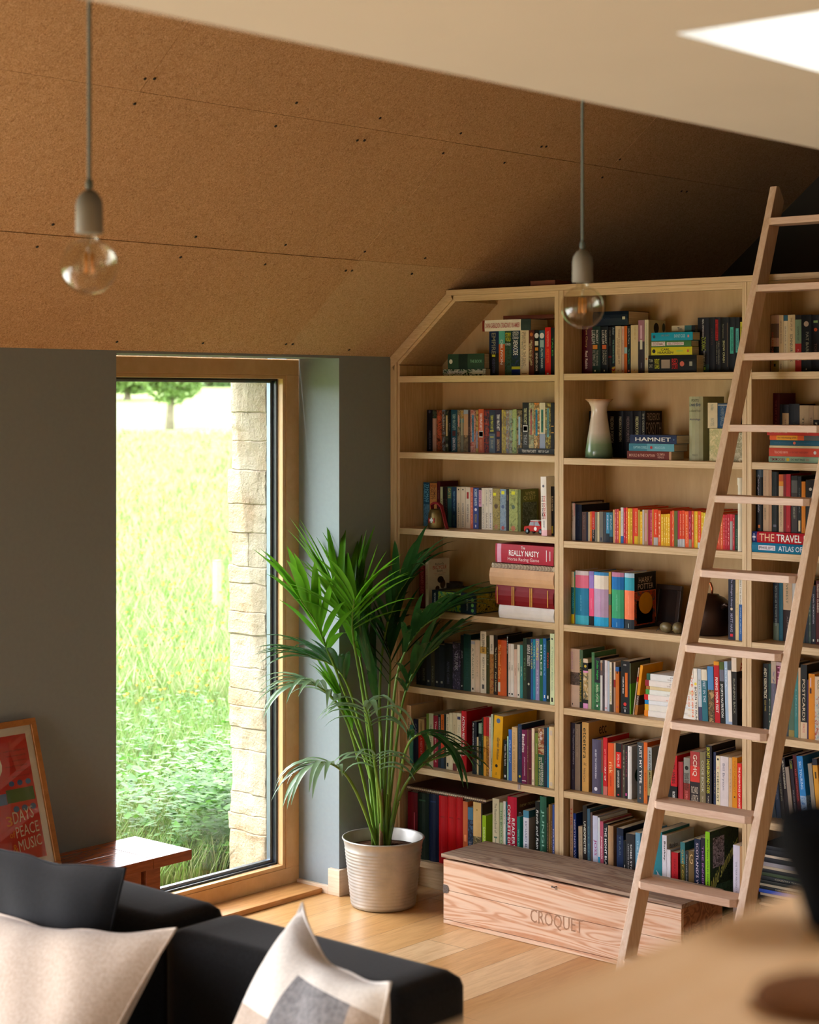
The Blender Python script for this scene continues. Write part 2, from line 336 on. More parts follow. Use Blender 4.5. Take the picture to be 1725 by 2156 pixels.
# ---------------- sloping ceiling in fibreboard
def onC(px,py):
    r=ray(px,py); t=(2.169+RS*5.152-H)/(r.z-RS*r.x); return Vector((r.x*t,r.y*t,H+r.z*t))
al=math.atan(RS); U=Vector((math.cos(al),0,math.sin(al))); NN=Vector((math.sin(al),0,-math.cos(al)))  # U up the slope, NN into the room
O=Vector((XW,0,2.169))
def cp(u,y,h=0): return O+U*u+Vector((0,y,0))+NN*h
s2=(onC(862,557)-O).dot(U); s1=(onC(862,285)-O).dot(U); bw=s1-s2
mb=MB(); rows=[0.0,s2,s1]+[s1+bw*q for q in range(1,6)]
jts=[5.167,onC(735,569).y+.0,onC(303,180).y]
for q in range(len(rows)-1):
    u0,u1=rows[q]+.0012,rows[q+1]-.0012; off=jts[q%3] if q<3 else 4.4+.7*q
    ys=[-4.0]; y=off-2.44*5
    while y<7.6:
        if y>-3.9: ys.append(y)
        y+=2.44
    ys.append(7.6)  # third green is paled, glossy sheen put into its colour
    for a,b in zip(ys,ys[1:]):
        a+=.0012; b-=.0012; h=R.uniform(-.0012,.0012); mt=osb2 if (q==0 and a>5 ) else osb
        P=[cp(u0,a,h),cp(u1,a,h),cp(u1,b,h),cp(u0,b,h)]; Q=[cp(u0,a,-.02),cp(u1,a,-.02),cp(u1,b,-.02),cp(u0,b,-.02)]
        mb.add(P+Q,[(0,1,2,3),(4,7,6,5),(0,4,5,1),(1,5,6,2),(2,6,7,3),(3,7,4,0)],mt)
P=[cp(.02,-4.1,-.022),cp(rows[-1]+.3,-4.1,-.022),cp(rows[-1]+.3,7.7,-.022),cp(.02,7.7,-.022)]
Q=[cp(.02,-4.1,-.2),cp(rows[-1]+.3,-4.1,-.2),cp(rows[-1]+.3,7.7,-.2),cp(.02,7.7,-.2)]
mb.add(P+Q,[(0,1,2,3),(4,7,6,5),(0,4,5,1),(1,5,6,2),(2,6,7,3),(3,7,4,0)],black_m)
Rm=Matrix((U,Vector((0,1,0)),NN)).transposed().to_4x4()
for x,y in ((283,218),(305,165),(325,165),(624,216),(580,265),(800,248),(752,295),(767,295),(933,322),(970,280),(1062,342),(1140,308),(1150,308),(412,498),(601,515),(380,541),(558,556),(768,529),(895,543),(867,576),(728,569),(741,569),(246,719),(427,722),(602,724),(616,724),(735,736),(78,519),(111,472),(1305,335),(1268,373),(1435,402),(1446,403)):
    c=onC(x,y); mb.lathe([(.0001,.003),(.0048,.003),(.0055,.0015)],10,screw_m,c=c,M=Rm)
struct(mb,'ceiling')
# closing the roof above the ridge
mb=MB(); mb.box((-3.0,-4.1,5.2),(E+.3,7.7,5.3),black_m); struct(mb,'roof_ridge')
# ---------------- window_1
zb,zt=.0165,2.157
win=empty('window_1',(XF,WY0,0)); tag(win,kind='structure')
def part(mb,name,parent,**k):
    o=mb.build(name,**k); o.parent=parent; o.matrix_parent_inverse=Matrix.Translation(-parent.location) if parent.type=='EMPTY' and parent.rotation_euler.z==0 else parent.matrix_basis.inverted(); return o
mb=MB(); fw=.075; xb=XF-.07
mb.box((xb,WY0,zt-fw+.012),(XF,WY1,zt),frame_m); mb.box((xb,WY0,zb),(XF,WY1,zb+.068),frame_m)
mb.box((xb,WY1-fw,zb+.068),(XF,WY1,zt-fw+.012),frame_m); mb.box((xb,WY0,zb+.068),(XF,WY0+fw,zt-fw+.012),frame_m)
part(mb,'window_frame',win,bevel=.002)
mb=MB(); y0,y1,z0,z1=WY0+fw,WY1-fw,zb+.068,zt-fw+.012; bd=.016
for a,b in (((y0,z1-bd),(y1,z1)),((y0,z0),(y1,z0+bd)),((y0,z0+bd),(y0+bd,z1-bd)),((y1-bd,z0+bd),(y1,z1-bd))): mb.box((XF-.032,a[0],a[1]),(XF-.003,b[0],b[1]),frame_m)
part(mb,'glazing_bead',win,bevel=.002)
mb=MB(); g0,g1,gz0,gz1=y0+bd,y1-bd,z0+bd,z1-bd
for xa,xb2,m_,t in ((XF-.040,XF-.033,black_m,.008),(XF-.060,XF-.040,dgas,.004),(XF-.080,XF-.060,alu_m,.016)):
    for a,b in (((g0,gz1-t),(g1,gz1)),((g0,gz0),(g1,gz0+t)),((g0,gz0),(g0+t,gz1)),((g1-t,gz0),(g1,gz1))): mb.box((xa,a[0],a[1]),(xb2,b[0],b[1]),m_)
part(mb,'rebate',win)
mb=MB(); mb.box((XF-.050,g0,gz0),(XF-.046,g1,gz1),pane_m); part(mb,'pane',win)
# threshold board in the recess, skirtings
mb=MB(); mb.box((XF,WY0+.02,0),(-5.228,5.475,.021),woodm('oak_threshold',hexc('d09a60'),hexc('a9713a'),(12,1.2,12),.35,5,world=True)); o=struct(mb,'trim_2',bevel=.002)
mb=MB()
mb.box((XF+.005,5.477,0),(XW-.045,WY1,.032),skirt_m); mb.box((XW-.045,5.477,0),(XW+.018,WY1,.105),skirt_m)
mb.box((XW,WY1-.001,0),(XW+.018,S-.002,.105),skirt_m)
struct(mb,'baseboard_left',bevel=.0015)
mb=MB(); mb.box((XW,2.72,0),(XW+.018,WY0,.105),skirt_m); struct(mb,'baseboard_near',bevel=.0015)
# ================================================================ OUTSIDE
def ground(x,y):
    d=math.hypot(x,y); from_=min(1,max(0,(d-95)/260)); from mathutils import noise as N
    return -.09+from_*6.5+N.noise(Vector((x*.12,y*.12,0)))*.10*min(1,max(0,(d-9)/10))
m=NM('meadow_grass_ground',.9,.1); v=m.geo(); a=m.noise(v,.35,4,.6); b=m.noise(v,6,4,.7); c=m.noise(v,30,2)
cc=m.ramp(a,[(.3,hexc('546934')),(.5,hexc('657642')),(.7,hexc('798053'))]); cc=m.mix(m.ramp(b,[(.4,(.0,.0,.0)),(.7,(.6,.6,.6))]),cc,hexc('41532d'))
cc=m.mix(m.ramp(c,[(.68,(0,0,0)),(.74,(.8,.8,.8))]),cc,hexc('a99e46')); m.col(cc); gmat=m.m
mb=MB(); rings=[3,5.5,7,8.5,10,12,15,19,24,30,38,48,60,75,95,120,150,190,240,310,400]; n=len(mb.v)
A0,A1,NA=0,math.radians(360),180
vs=[];fs=[]
for r in rings:
    for j in range(NA+1):
        a=A0+(A1-A0)*j/NA; x=r*math.cos(a); y=r*math.sin(a); vs.append((x,y,ground(x,y)))
for i in range(len(rings)-1):
    for j in range(NA): q=i*(NA+1)+j; fs.append((q,q+1,q+NA+2,q+NA+1))
mb.add(vs,fs,gmat,smooth=True); struct(mb,'ground_meadow',fix=True)
def leafm(name,a,b,tr=.35,rough=.5):
    m=NM(name,rough,.35); f=m.noise(m.geo(),8,3); m.col(m.ramp(f,[(.3,a),(.7,b)]))
    t=m.n('BsdfTranslucent'); x=m.n('MixShader'); x.inputs[0].default_value=tr; t.inputs[0].default_value=(*b,1)
    out=m.t.nodes['Material Output']; m.l(m.b.outputs[0],x.inputs[1]); m.l(t.outputs[0],x.inputs[2]); m.l(x.outputs[0],out.inputs[0]); return m.m
gr1=leafm('grass_blade',hexc('3c5f20'),hexc('5f7e36')); gr2=leafm('grass_blade_pale',hexc('647642'),hexc('838c61')); gr3=leafm('weed_leaf',hexc('2d5919'),hexc('4e7c2d'))
fl=plain('buttercup',hexc('a39242'),.6,.1)
mb=MB(); r2=random.Random(3)
def blade(x,y,h,wd,mt):
    z=ground(x,y); a=r2.uniform(0,6.283); dx,dy=math.cos(a)*wd,math.sin(a)*wd; b=r2.uniform(0,6.283); lx,ly=math.cos(b)*h*r2.uniform(.1,.6),math.sin(b)*h*r2.uniform(.1,.6)
    n=len(mb.v); mb.v+=[(x-dx,y-dy,z),(x+dx,y+dy,z),(x+lx*.4+dx*.7,y+ly*.4+dy*.7,z+h*.6),(x+lx*.4-dx*.7,y+ly*.4-dy*.7,z+h*.6),(x+lx,y+ly,z+h*.95)]
    i=mb.mi(mt); mb.f+=[(n,n+1,n+2,n+3),(n+3,n+2,n+4)]; mb.m+=[i,i]; mb.sm+=[False,False]
def wedge(n,d0,d1,k0,k1,fn):
    for _ in range(n):
        d=d0*(d1/d0)**r2.random(); k=r2.uniform(k0,k1); x=d*(-SN+CS*k); y=d*(CS+SN*k)
        if x<-5.76: fn(x,y,d)
wedge(34000,7.5,16,-.18,-.085,lambda x,y,d: blade(x,y,r2.uniform(.08,.30),r2.uniform(.002,.005),r2.choice((gr1,gr1,gr2))))
wedge(26000,12,100,-.18,-.085,lambda x,y,d: blade(x,y,r2.uniform(.15,.4),.004+d*.0004,r2.choice((gr1,gr2,gr2))))
wedge(9000,7.5,30,-.32,-.03,lambda x,y,d: blade(x,y,r2.uniform(.1,.3),r2.uniform(.003,.007),r2.choice((gr1,gr2))))
tag(mb.build('meadow_grass'),'tall green meadow grass growing outside beyond the window','grass',kind='stuff')
mb=MB()
def flower(x,y,d):
    z=ground(x,y)+r2.uniform(.18,.42); s_=.008+d*.0006
    mb.add([(x-s_,y-s_*.4,z),(x+s_,y-s_*.3,z+s_*.4),(x+s_*.7,y+s_,z),(x-s_*.6,y+s_*.8,z-s_*.3),(x,y,z-s_)],[(0,1,2,3),(0,1,4),(1,2,4),(2,3,4),(3,0,4)],fl)
wedge(700,11,40,-.18,-.085,flower)
tag(mb.build('buttercup_flowers'),'scattered yellow buttercup flowers dotted over the meadow','flowers',kind='stuff')
mb=MB()
def weed(x,y,d):
    z=ground(x,y); h=r2.uniform(.12,.55 if x>-6.6 else .3)
    for q in range(9):
        a=r2.uniform(0,6.283); t=r2.uniform(.3,1); L=r2.uniform(.03,.07); wd=L*.28; p=Vector((x,y,z+h*t)); dv=Vector((math.cos(a),math.sin(a),r2.uniform(-.1,.5)))*L; sv=Vector((-math.sin(a),math.cos(a),0))*wd
        mb.add([p,p+dv*.5+sv,p+dv,p+dv*.5-sv],[(0,1,2,3)],gr3)
wedge(700,8.0,12,-.165,-.085,weed)
wedge(260,7.9,9.2,-.125,-.09,weed)
tag(mb.build('meadow_weeds'),'broad leaved weeds growing low in the grass beside the stone wall','weeds',kind='stuff')
# tree out in the meadow and hedge/trees on the rise
bark=plain('grey_bark',hexc('67604c'),.9,.2,4); tl=leafm('tree_leaf',hexc('517036'),hexc('728c4d')); tl2=leafm('hedge_leaf',hexc('456832'),hexc('67834c'))
def crown(mb,c,rx,rz,n,s_,mt,rr):
    for _ in range(n):
        while True:
            p=Vector((rr.uniform(-1,1),rr.uniform(-1,1),rr.uniform(-1,1)))
            if .25<p.length<1: break
        p=Vector((p.x*rx,p.y*rx,p.z*rz))+c; a=Vector((rr.uniform(-1,1),rr.uniform(-1,1),rr.uniform(-.4,1))).normalized()*s_; b=a.cross(Vector((rr.uniform(-1,1),rr.uniform(-1,1),1))).normalized()*s_*.6
        mb.add([p-a,p+b,p+a,p-b],[(0,1,2,3)],mt)
def tree(px,d,th,cw,ch,label,n=2600,tw=.22,ls=.22,group=None):
    p=atD(px,838,d); g=ground(p.x,p.y); e=empty('field_tree',(p.x,p.y,g)); tag(e,label,'tree',group); rr=random.Random(int(px+d))
    mb=MB(); mb.tube([(0,0,-.3),(0.05,0,th*.5),(.1,.05,th),(0,0,th+ch*.7)],[tw*1.3,tw,tw*.8,tw*.3],bark,8)
    for q in range(6):
        a=q*1.05; mb.tube([(0,0,th*.9+q*.15),(math.cos(a)*cw*.5,math.sin(a)*cw*.5,th+ch*.4+q*.1)],[tw*.45,tw*.15],bark,6)
    o=mb.build('trunk'); o.parent=e; mb=MB(); crown(mb,Vector((0,0,th+ch)),cw,ch,n,ls,tl,rr); crown(mb,Vector((.3,0,th+ch*.5)),cw*.75,ch*.7,n//3,ls,tl,rr); o=mb.build('foliage'); o.parent=e
tree(357,106,1.9,2.4,2.2,'slim green tree standing alone in the meadow beyond the window')
for px,d,cw,lb in ((268,170,4.2,'hazy broad tree far off at the left edge of the window view'),(300,215,4.5,'hazy rounded tree far off just left of the lone meadow tree'),(440,235,4.0,'hazy low tree far off between the lone tree and the stone')):
    tree(px,d,1.0,cw,3.0,lb,1500,.3,.45,'trees far beyond the meadow')
mb=MB(); rr=random.Random(5)
for q in range(60):
    px=150+q*7; p=atD(px,838,255+20*math.sin(q)); crown(mb,Vector((p.x,p.y,ground(p.x,p.y)+1.0)),3.2,1.6,70,.5,tl2,rr)
tag(mb.build('field_hedge'),'long pale green hedge along the top of the meadow','hedge',kind='stuff')
p=atD(457,958,17); g=ground(p.x,p.y); mb=MB(); mb.box((-.03,-.03,-.1),(.03,.03,.62),plain('old_fence_post_wood',hexc('7b7263'),.8,.15)); mb.box((-.032,-.032,.62),(.032,.032,.63),bark)
o=mb.build('fence_post',loc=(p.x,p.y,g),bevel=.006); tag(o,'weathered grey fence post standing in the meadow grass','post')
# ================================================================ BOOKCASE
def shelfz(px,py,Y=S): return onY(px,py,Y).z
XU=[(-5.152,-5.092),(-4.295,-4.253),(-3.468,-3.430),(-2.645,-2.605),(-1.82,-1.78)]
BAY=[(-5.092,-4.295),(-4.253,-3.468),(-3.430,-2.645),(-2.605,-1.82)]
ZTOP=2.4345; ZIN=2.388; YB=6.072; TS=.025
Z1=[shelfz(1168,789),shelfz(1168,960),shelfz(1168,1131),shelfz(1168,1312.5),shelfz(1168,1486),shelfz(1168,1665),shelfz(885,1812.5)]
Z2=[shelfz(1187,787),shelfz(1187,964),shelfz(1187,1139),shelfz(1187,1315),shelfz(1187,1490.5),shelfz(1187,1665.5)]
Z3=[shelfz(1583,783.5),shelfz(1583,973),shelfz(1583,1162),shelfz(1583,1352),shelfz(1583,1546.5),shelfz(1625,1733)]
Z2.append(Z1[6]); Z3.append(Z1[6]); ZS_=[Z1,Z2,Z3,list(Z3)]
bc=empty('bookcase',(-3.5,S,0)); tag(bc,'wall of built-in birch plywood shelving with an angled corner by the window','bookcase')
def bpart(mb,name,**k):
    o=mb.build(name,**k); o.parent=bc; o.matrix_parent_inverse=Matrix.Translation(-bc.location); return o
# left side: stepped cover strips then the panel, cut at the slope
zl=2.135
mb=MB(); mb.box((XW,S+.016,0),(XW+.022,YB+.02,zl+.03),ply_v); mb.box((XW+.022,S+.008,0),(XW+.036,S+.05,zl+.02),ply_v); mb.box((XW+.036,S,0),(XW+.048,YB+.02,zl+.01),ply_v); mb.box((XW+.048,S+.006,0),(XW+.06,YB+.02,zl),ply_v)
bpart(mb,'side_panel',bevel=.0012)
# slanting panel under the roof
xs=-4.834
def slz(x): return 2.169+RS*(x-XW)
mb=MB()
def slope(o0,o1,ya,yb):
    # band between offsets o0,o1 measured down from the ceiling plane (vertical distance)
    P=[]
    for o_ in (o0,o1):
        xa=XW+.0+ (0 if o_==0 else (o_*.35)); P.append((xa,slz(xa)-o_)); 
        zt_=ZTOP-(.0 if o_==0 else o_*.6); xb_=XW+(zt_-2.169+o_)/RS; P.append((xb_,zt_))
    a,b,c,d=P; mb.prism([a,b,d,c],ya,yb,ply_h)
slope(.002,.030,S+.012,YB+.02); slope(.030,.048,S+.004,YB+.02); slope(.048,.062,S,YB+.02); slope(.062,.078,S+.008,YB+.02)
bpart(mb,'slanted_panel',fix=True)
# top board and rail
mb=MB(); mb.box((xs-.004,S,ZTOP-.022),(-1.78,YB+.03,ZTOP),ply_h); bpart(mb,'top_board',bevel=.001)
mb=MB()
for i,(x0,x1) in enumerate(BAY): mb.box((x0 if i else xs+.03,S+.004,ZIN),(x1,S+.03,ZTOP-.0225),ply_h)
bpart(mb,'top_rail',bevel=.001)
for x0,x1 in XU[1:]:
    mb=MB(); xm=(x0+x1)/2; mb.box((x0,S,0),(xm-.0005,YB+.01,ZTOP-.0225),ply_v); mb.box((xm+.0005,S+.0008,0),(x1,YB+.01,ZTOP-.0225),ply_v)
    bpart(mb,'upright',bevel=.001)
for i,(x0,x1) in enumerate(BAY):
    for q,z in enumerate(ZS_[i]):
        mb=MB(); mb.box((x0+.0003,S+.0015,z-TS),(x1-.0003,YB,z),ply_h)
        if q==6: mb.box((x0,S+.03,0),(x1,S+.05,z-TS),ply_h)
        bpart(mb,'shelf' if q<6 else 'plinth_shelf',bevel=.0008)
    mb=MB()
    if i: mb.box((x0,YB,.06),(x1,YB+.012,ZTOP-.023),back_m)
    else: mb.prism([(x0,.06),(x1,.06),(x1,ZTOP-.03),(xs,ZTOP-.03),(x0,slz(x0)-.08)],YB,YB+.012,back_m)
    bpart(mb,'back_panel',fix=True)
mb=MB(); mb.box((-.06,-.09,0),(.06,.05,.022),plain('brown_box_card',hexc('6e3a20'),.7,.1)); p=onY(1172,595,S+.12)
o=mb.build('flat_box',loc=(p.x,S+.12,ZTOP),bevel=.002); tag(o,'flat red-brown box lying on top of the bookcase','box')

# ================================================================ BOOKS
CN={'black':(0,0,0),'white':(.93,.93,.9),'cream':(.88,.82,.66),'grey':(.5,.5,.5),'dark grey':(.25,.25,.25),'red':(.8,.1,.1),'dark red':(.42,.06,.08),'orange':(.93,.45,.1),'yellow':(.92,.8,.15),'tan':(.75,.58,.36),'brown':(.42,.27,.16),'dark brown':(.22,.14,.1),'green':(.25,.5,.25),'dark green':(.08,.22,.15),'olive':(.45,.43,.22),'lime green':(.6,.8,.15),'pale green':(.72,.82,.65),'teal':(.1,.45,.48),'sky blue':(.35,.65,.85),'blue':(.1,.3,.7),'navy':(.07,.1,.25),'purple':(.42,.15,.38),'lilac':(.72,.6,.75),'pink':(.93,.45,.58),'slate':(.33,.36,.42),'salmon':(.93,.55,.42),'crimson':(.7,.05,.22),'maroon':(.3,.05,.12)}
def cname(h):
    if h.startswith('~'): h=h[1:].split(',')[0]; pre='patterned '
    else: pre=''
    c=tuple(int(q,16)/15 for q in h) if len(h)==3 else tuple(int(h[i:i+2],16)/255 for i in (0,2,4))
    return pre+min(CN,key=lambda k:sum((a-b)**2 for a,b in zip(CN[k],c)))
ORD=['first','second','third','fourth','fifth','sixth','seventh','eighth','ninth','tenth','eleventh','twelfth','thirteenth','fourteenth','fifteenth','sixteenth','seventeenth','eighteenth','nineteenth','twentieth']
def ordn(n):
    if n<20: return ORD[n]
    t=['twenty','thirty','forty','fifty','sixty','seventy'][(n+1)//10-2]; r=(n+1)%10
    return t+'-'+ORD[r-1] if r else {20:'twentieth',30:'thirtieth',40:'fortieth',50:'fiftieth',60:'sixtieth',70:'seventieth'}[n+1]
ROWN=['top','second','third','fourth','fifth','sixth','bottom']; BAYN=['window bay','middle bay','ladder bay']
def split_spec(s):
    """'fed 0.2:f00 0.5:00f' -> base colour and bands"""
    q=s.split(); return q[0],[(float(b.split(':')[0]),b.split(':')[1]) for b in q[1:]]
def make_book(name,th,ht,dp,spec,texts,hard=False,ceil=0,art=None,coverart=None,lying=False,nopage=False):
    """spine at y=0 facing -y; thickness x, height z, depth y. One cover mesh (with its printed bands and lettering) and a page block."""
    base,bands=split_spec(spec); mb=MB(); bt=.0022 if hard else .0009; pg=.003 if hard else .0006
    bt=min(bt,th*.18); seg=4; bul=(.12 if hard else .03)*th
    # spine strip, slightly rounded, cut into colour bands (z from top)
    cuts=[0]+[b[0] for b in bands]+[1]; cols=[base]+[b[1] for b in bands]
    for q,c in enumerate(cols):
        z1=ht*(1-cuts[q]); z0=ht*(1-cuts[q+1]); mt=cov(c)
        for j in range(seg):
            a0=j/seg; a1=(j+1)/seg; f=lambda a:(bul*(1-4*(a-.5)**2))
            mb.quad((th*a0,-f(a0),z0),(th*a1,-f(a1),z0),(th*a1,-f(a1),z1),(th*a0,-f(a0),z1),mt,smooth=True)
        # boards carry the band colour too
        for xa,xb in ((0,bt),(th-bt,th)): mb.box((xa,0,z0),(xb,dp,z1),mt)
        mb.box((bt,.0002,z0),(th-bt,.0012,z1),mt,faces='y'+('Z' if q==0 else '')+('z' if q==len(cols)-1 else ''))
    mb.quad((bt,0,ht),(th-bt,0,ht),(th-bt,.0012,ht),(bt,.0012,ht),cov(base))
    for tx in texts:
        s,t0,t1,tc=tx[:4]; wd=tx[4] if len(tx)>4 else .55; xo=tx[5] if len(tx)>5 else .5; it=tx[6] if len(tx)>6 else 0; mt=cov(tc); yy=-bul-.0004
        if s=='#': # small printed mark
            mb.quad((th*(xo-wd/2),yy,ht*(1-t1)),(th*(xo+wd/2),yy,ht*(1-t1)),(th*(xo+wd/2),yy,ht*(1-t0)),(th*(xo-wd/2),yy,ht*(1-t0)),mt)
        elif s=='o':
            r=th*wd/2; c=Vector((th*xo,yy,ht*(1-(t0+t1)/2))); k=14; mb.add([c+Vector((r*math.cos(6.2832*j/k),0,r*math.sin(6.2832*j/k))) for j in range(k)],[tuple(range(k))],mt)
        elif lying=='h' or (len(tx)>7 and tx[7]): # across the spine
            text(mb,s,(th*(xo-wd/2),yy,ht*(1-t1)),(th*wd,0,0),(0,0,ht*(t1-t0)),mt,it)
        else: text(mb,s,(th*(xo-wd/2),yy,ht*(1-t0)),(0,0,-ht*(t1-t0)),(th*wd,0,0),mt,it,.01)
    if coverart: coverart(mb,th,ht,dp)
    o=mb.build(name)
    if not nopage:
        pb=MB(); pb.box((bt+.0002,.0016,pg),(th-bt-.0002,dp-pg,ht-pg),page_m); pp=pb.build('pages'); pp.parent=o
    return o
CNT={}
books_made=0; ROWL={}
def place(o,x,y,z,ry=0,rz=0): o.location=(x,y,z); o.rotation_euler=(0,ry,rz)
def row(bay,rw,crop,inset,spec,kind='paperback',dratio=.66,zoff=0,group=None,deep=None,maxd=None,yfix=None):
    """upright books of one shelf. crop=(x0,y0,scale): frame the numbers below were read in."""
    global books_made
    cx,cy,cs=crop; z0=ZS_[bay][rw]+zoff; Y=S+inset; lines=[l.strip() for l in spec.strip().splitlines() if l.strip()]
    BX0,BX1=BAY[bay]
    for l in lines:
        p=[q.strip() for q in l.split('|')]; nums=[float(q) for q in p[0].split(',')]; x0,x1,yt=nums[:3]; lean=nums[3] if len(nums)>3 else 0; ins=nums[4] if len(nums)>4 else None
        Yb=S+ins if ins is not None else Y
        a=onY(cx+x0/cs,cy+yt/cs,Yb); b=onY(cx+x1/cs,cy+yt/cs,Yb); th=max(.003,b.x-a.x-.0004); ht=a.z-z0
        if a.x+th>BX1-.0005: a.x=BX1-.0008-th
        if a.x<BX0: a.x=BX0+.0005
        ht=min(max(ht,.08),ZIN-z0-.004 if rw==0 else ZS_[bay][rw-1]-TS-z0-.003)
        texts=eval('['+p[2]+']') if len(p)>2 and p[2] else []
        opt=p[3] if len(p)>3 else ''; hard='H' in opt; dp=min(YB-Yb-.004,(deep or ht*dratio)*R.uniform(.94,1.04)); 
        if maxd: dp=min(dp,maxd)
        ca=CA.get(opt.split('@')[1]) if '@' in opt else None
        nm={'paperback':'book','map':'folded_map','case':'disc_case'}[kind]
        o=make_book(nm,th,ht,dp,p[1],texts,hard,coverart=ca)
        rad=math.atan((lean/cs)*.00178/max(.1,ht)) if lean else 0   # lean>0: bottom to the right of the top
        # a leaning book turns about its lower edge and still rests on the shelf
        xx=a.x+ (lean/cs)*.00178; zz=z0+.0003
        if rad>0: zz+=0; 
        if rad<0: zz+=th*math.sin(-rad)*0
        place(o,xx,Yb,zz,ry=-rad)
        if rad<0: o.location.z+= -0; o.location.z+=th*math.sin(abs(rad))
        key=(bay,rw); n=CNT.get(key,0); CNT[key]=n+1; books_made+=1
        base,bands=split_spec(p[1]); kd='hardback' if hard else {'paperback':'paperback','map':'folded map','case':'disc case'}[kind]
        if len(p)>4: d='='+p[4]
        else:
            tcs=[t for t in texts if t[0] not in '#o']
            d=f"{cname(base)} {kd}"+(f" with {cname(tcs[0][3])} lettering" if tcs else (f" with {cname(bands[0][1])} band" if bands else ''))
        ROWL.setdefault(key,[]).append((a.x,o,d))
        tag(o,None,'map' if kind=='map' else ('case' if kind=='case' else 'book'),f"{'maps' if kind=='map' else 'books'} standing on the {ROWN[rw]} shelf of the {BAYN[bay]}")
def lying(bay,rw,px0,px1,py0,py1,spec,texts,label,inset=.03,deep=.13,hard=False,name='book',zb=None,rz=0,cat='book',ca=None,group=None):
    """a book lying flat, spine to the room: built upright, then turned on its side"""
    Y=S+inset; a=onY(px0,py1,Y); b=onY(px1,py0,Y); z0=zb if zb is not None else ZS_[bay][rw]+.0003
    L=b.x-a.x; th=max(.004,onY(px0,py0,Y).z-(a.z if zb is not None else z0)); 
    a.x=max(a.x,BAY[bay][0]+.001); L=min(L,BAY[bay][1]-.001-a.x)
    deep=min(deep,YB-Y-.004)
    o=make_book(name,th,L,deep,spec,texts,hard,coverart=ca)
    # spine height runs along +x read left to right: local z(top)->-x ... turn about y by -90 degrees
    o.rotation_euler=(0,-math.pi/2,rz); o.location=(a.x+L,Y,z0+.0004)
    # local x (thickness) -> +z ; local z (height) -> -x
    tag(o,label,cat,group or f"books lying on the {ROWN[rw]} shelf of the {BAYN[bay]}")
    return z0+th+.0006
# ---------------- printed covers seen beside their spines
def ct(lines,bgs=()):
    def f(mb,th,ht,dp):
        x=th+.0003
        for (y0,y1,z0,z1,c) in bgs:
            mb.quad((x,dp*y0,ht*(1-z1)),(x,dp*y1,ht*(1-z1)),(x,dp*y1,ht*(1-z0)),(x,dp*y0,ht*(1-z0)),cov(c))
        for l in lines:
            s,y0,y1,z0,z1,c=l[:6]; it=l[6] if len(l)>6 else 0; dz=l[7] if len(l)>7 else 0
            if s=='o':
                k=20; mb.add([(x+.0003,dp*((y0+y1)/2+(y1-y0)/2*math.cos(6.2832*j/k)),ht*(1-(z0+z1)/2+(z1-z0)/2*math.sin(6.2832*j/k))) for j in range(k)],[tuple(range(k))],cov(c))
            else: text(mb,s,(x+.0004,dp*y0,ht*(1-z1)),(0,dp*(y1-y0),dz*ht),(0,0,ht*(z1-z0)),cov(c),it)
    return f
CA={
'etc':ct([('etc',.38,.66,.07,.2,'321')]),
'bike':ct([('Richard\'s',.32,.72,.08,.13,'333'),('BICYCLE',.2,.85,.14,.21,'b22'),('Book',.4,.68,.22,.27,'333'),('tools and touring',.25,.8,.29,.305,'b22'),('for every rider',.3,.75,.32,.335,'333'),('o',.32,.52,.55,.66,'432'),('o',.55,.8,.42,.62,'543'),('o',.42,.72,.36,.5,'321')]),
'potter':ct([('HARRY',.2,.82,.08,.18,'cba'),('POTTER',.16,.88,.2,.3,'cba'),('o',.2,.85,.36,.75,'d92')],[(0,1,0,.33,'111'),(.0,.97,.34,.94,'~a22,c52,842,356'),(.1,.85,.5,.92,'~322,754,a62,443')]),
'forsyth':ct([('FREDERICK',.1,.88,.05,.2,'a99'),('FORSYTH',.06,.95,.24,.5,'a99'),('THE ODESSA FILE',.1,.9,.56,.62,'877')]),
'action':ct([('ACTION',.3,.85,.27,.35,'dbb'),('KIT',.6,.8,.9,.95,'dbb')],[(.28,1,.36,.85,'~312,743,211')]),
'seccover':ct([('SECRET',.3,.95,.1,.22,'cb3')]),
'persecover':ct([('o',.3,.6,.05,.25,'222'),('o',.8,.98,.05,.22,'455'),('o',.45,.5,.3,.33,'a22')]),
'wild':ct([('Wild swimming',.04,.97,.56,.76,'ee7',.3,.45)],[(.0,1,0,1,'~121,232,342,131'),(.1,.5,.08,.42,'~222,877,dcc,532'),(.15,.8,.62,.85,'~232,575,353')]),
'banksy':ct([('Banksy.',.1,.42,.12,.2,'222'),('Wall and Piece',.1,.75,.24,.31,'222')]),
'dan':ct([('ANDY',.15,.9,.08,.2,'a22')],[(.15,.9,.3,.6,'655')]),
'digest':ct([('new revised',.1,.7,.08,.13,'dc8'),('READER\'S',.06,.95,.18,.3,'eee')],[(0,1,0,.95,'643')]),
'tree':ct([('o',.15,.75,.42,.72,'354'),('o',.3,.6,.3,.42,'466')]),
'jungle':ct([('o',.3,.7,.4,.6,'243')]),
'wyrm':ct([('WYRM',.25,.8,.06,.15,'cc8'),('QUEST',.15,.85,.16,.27,'cc8'),],[(.1,.9,.31,.86,'~565,343,787,232')]),
}
K1=(820,580,4.5395)
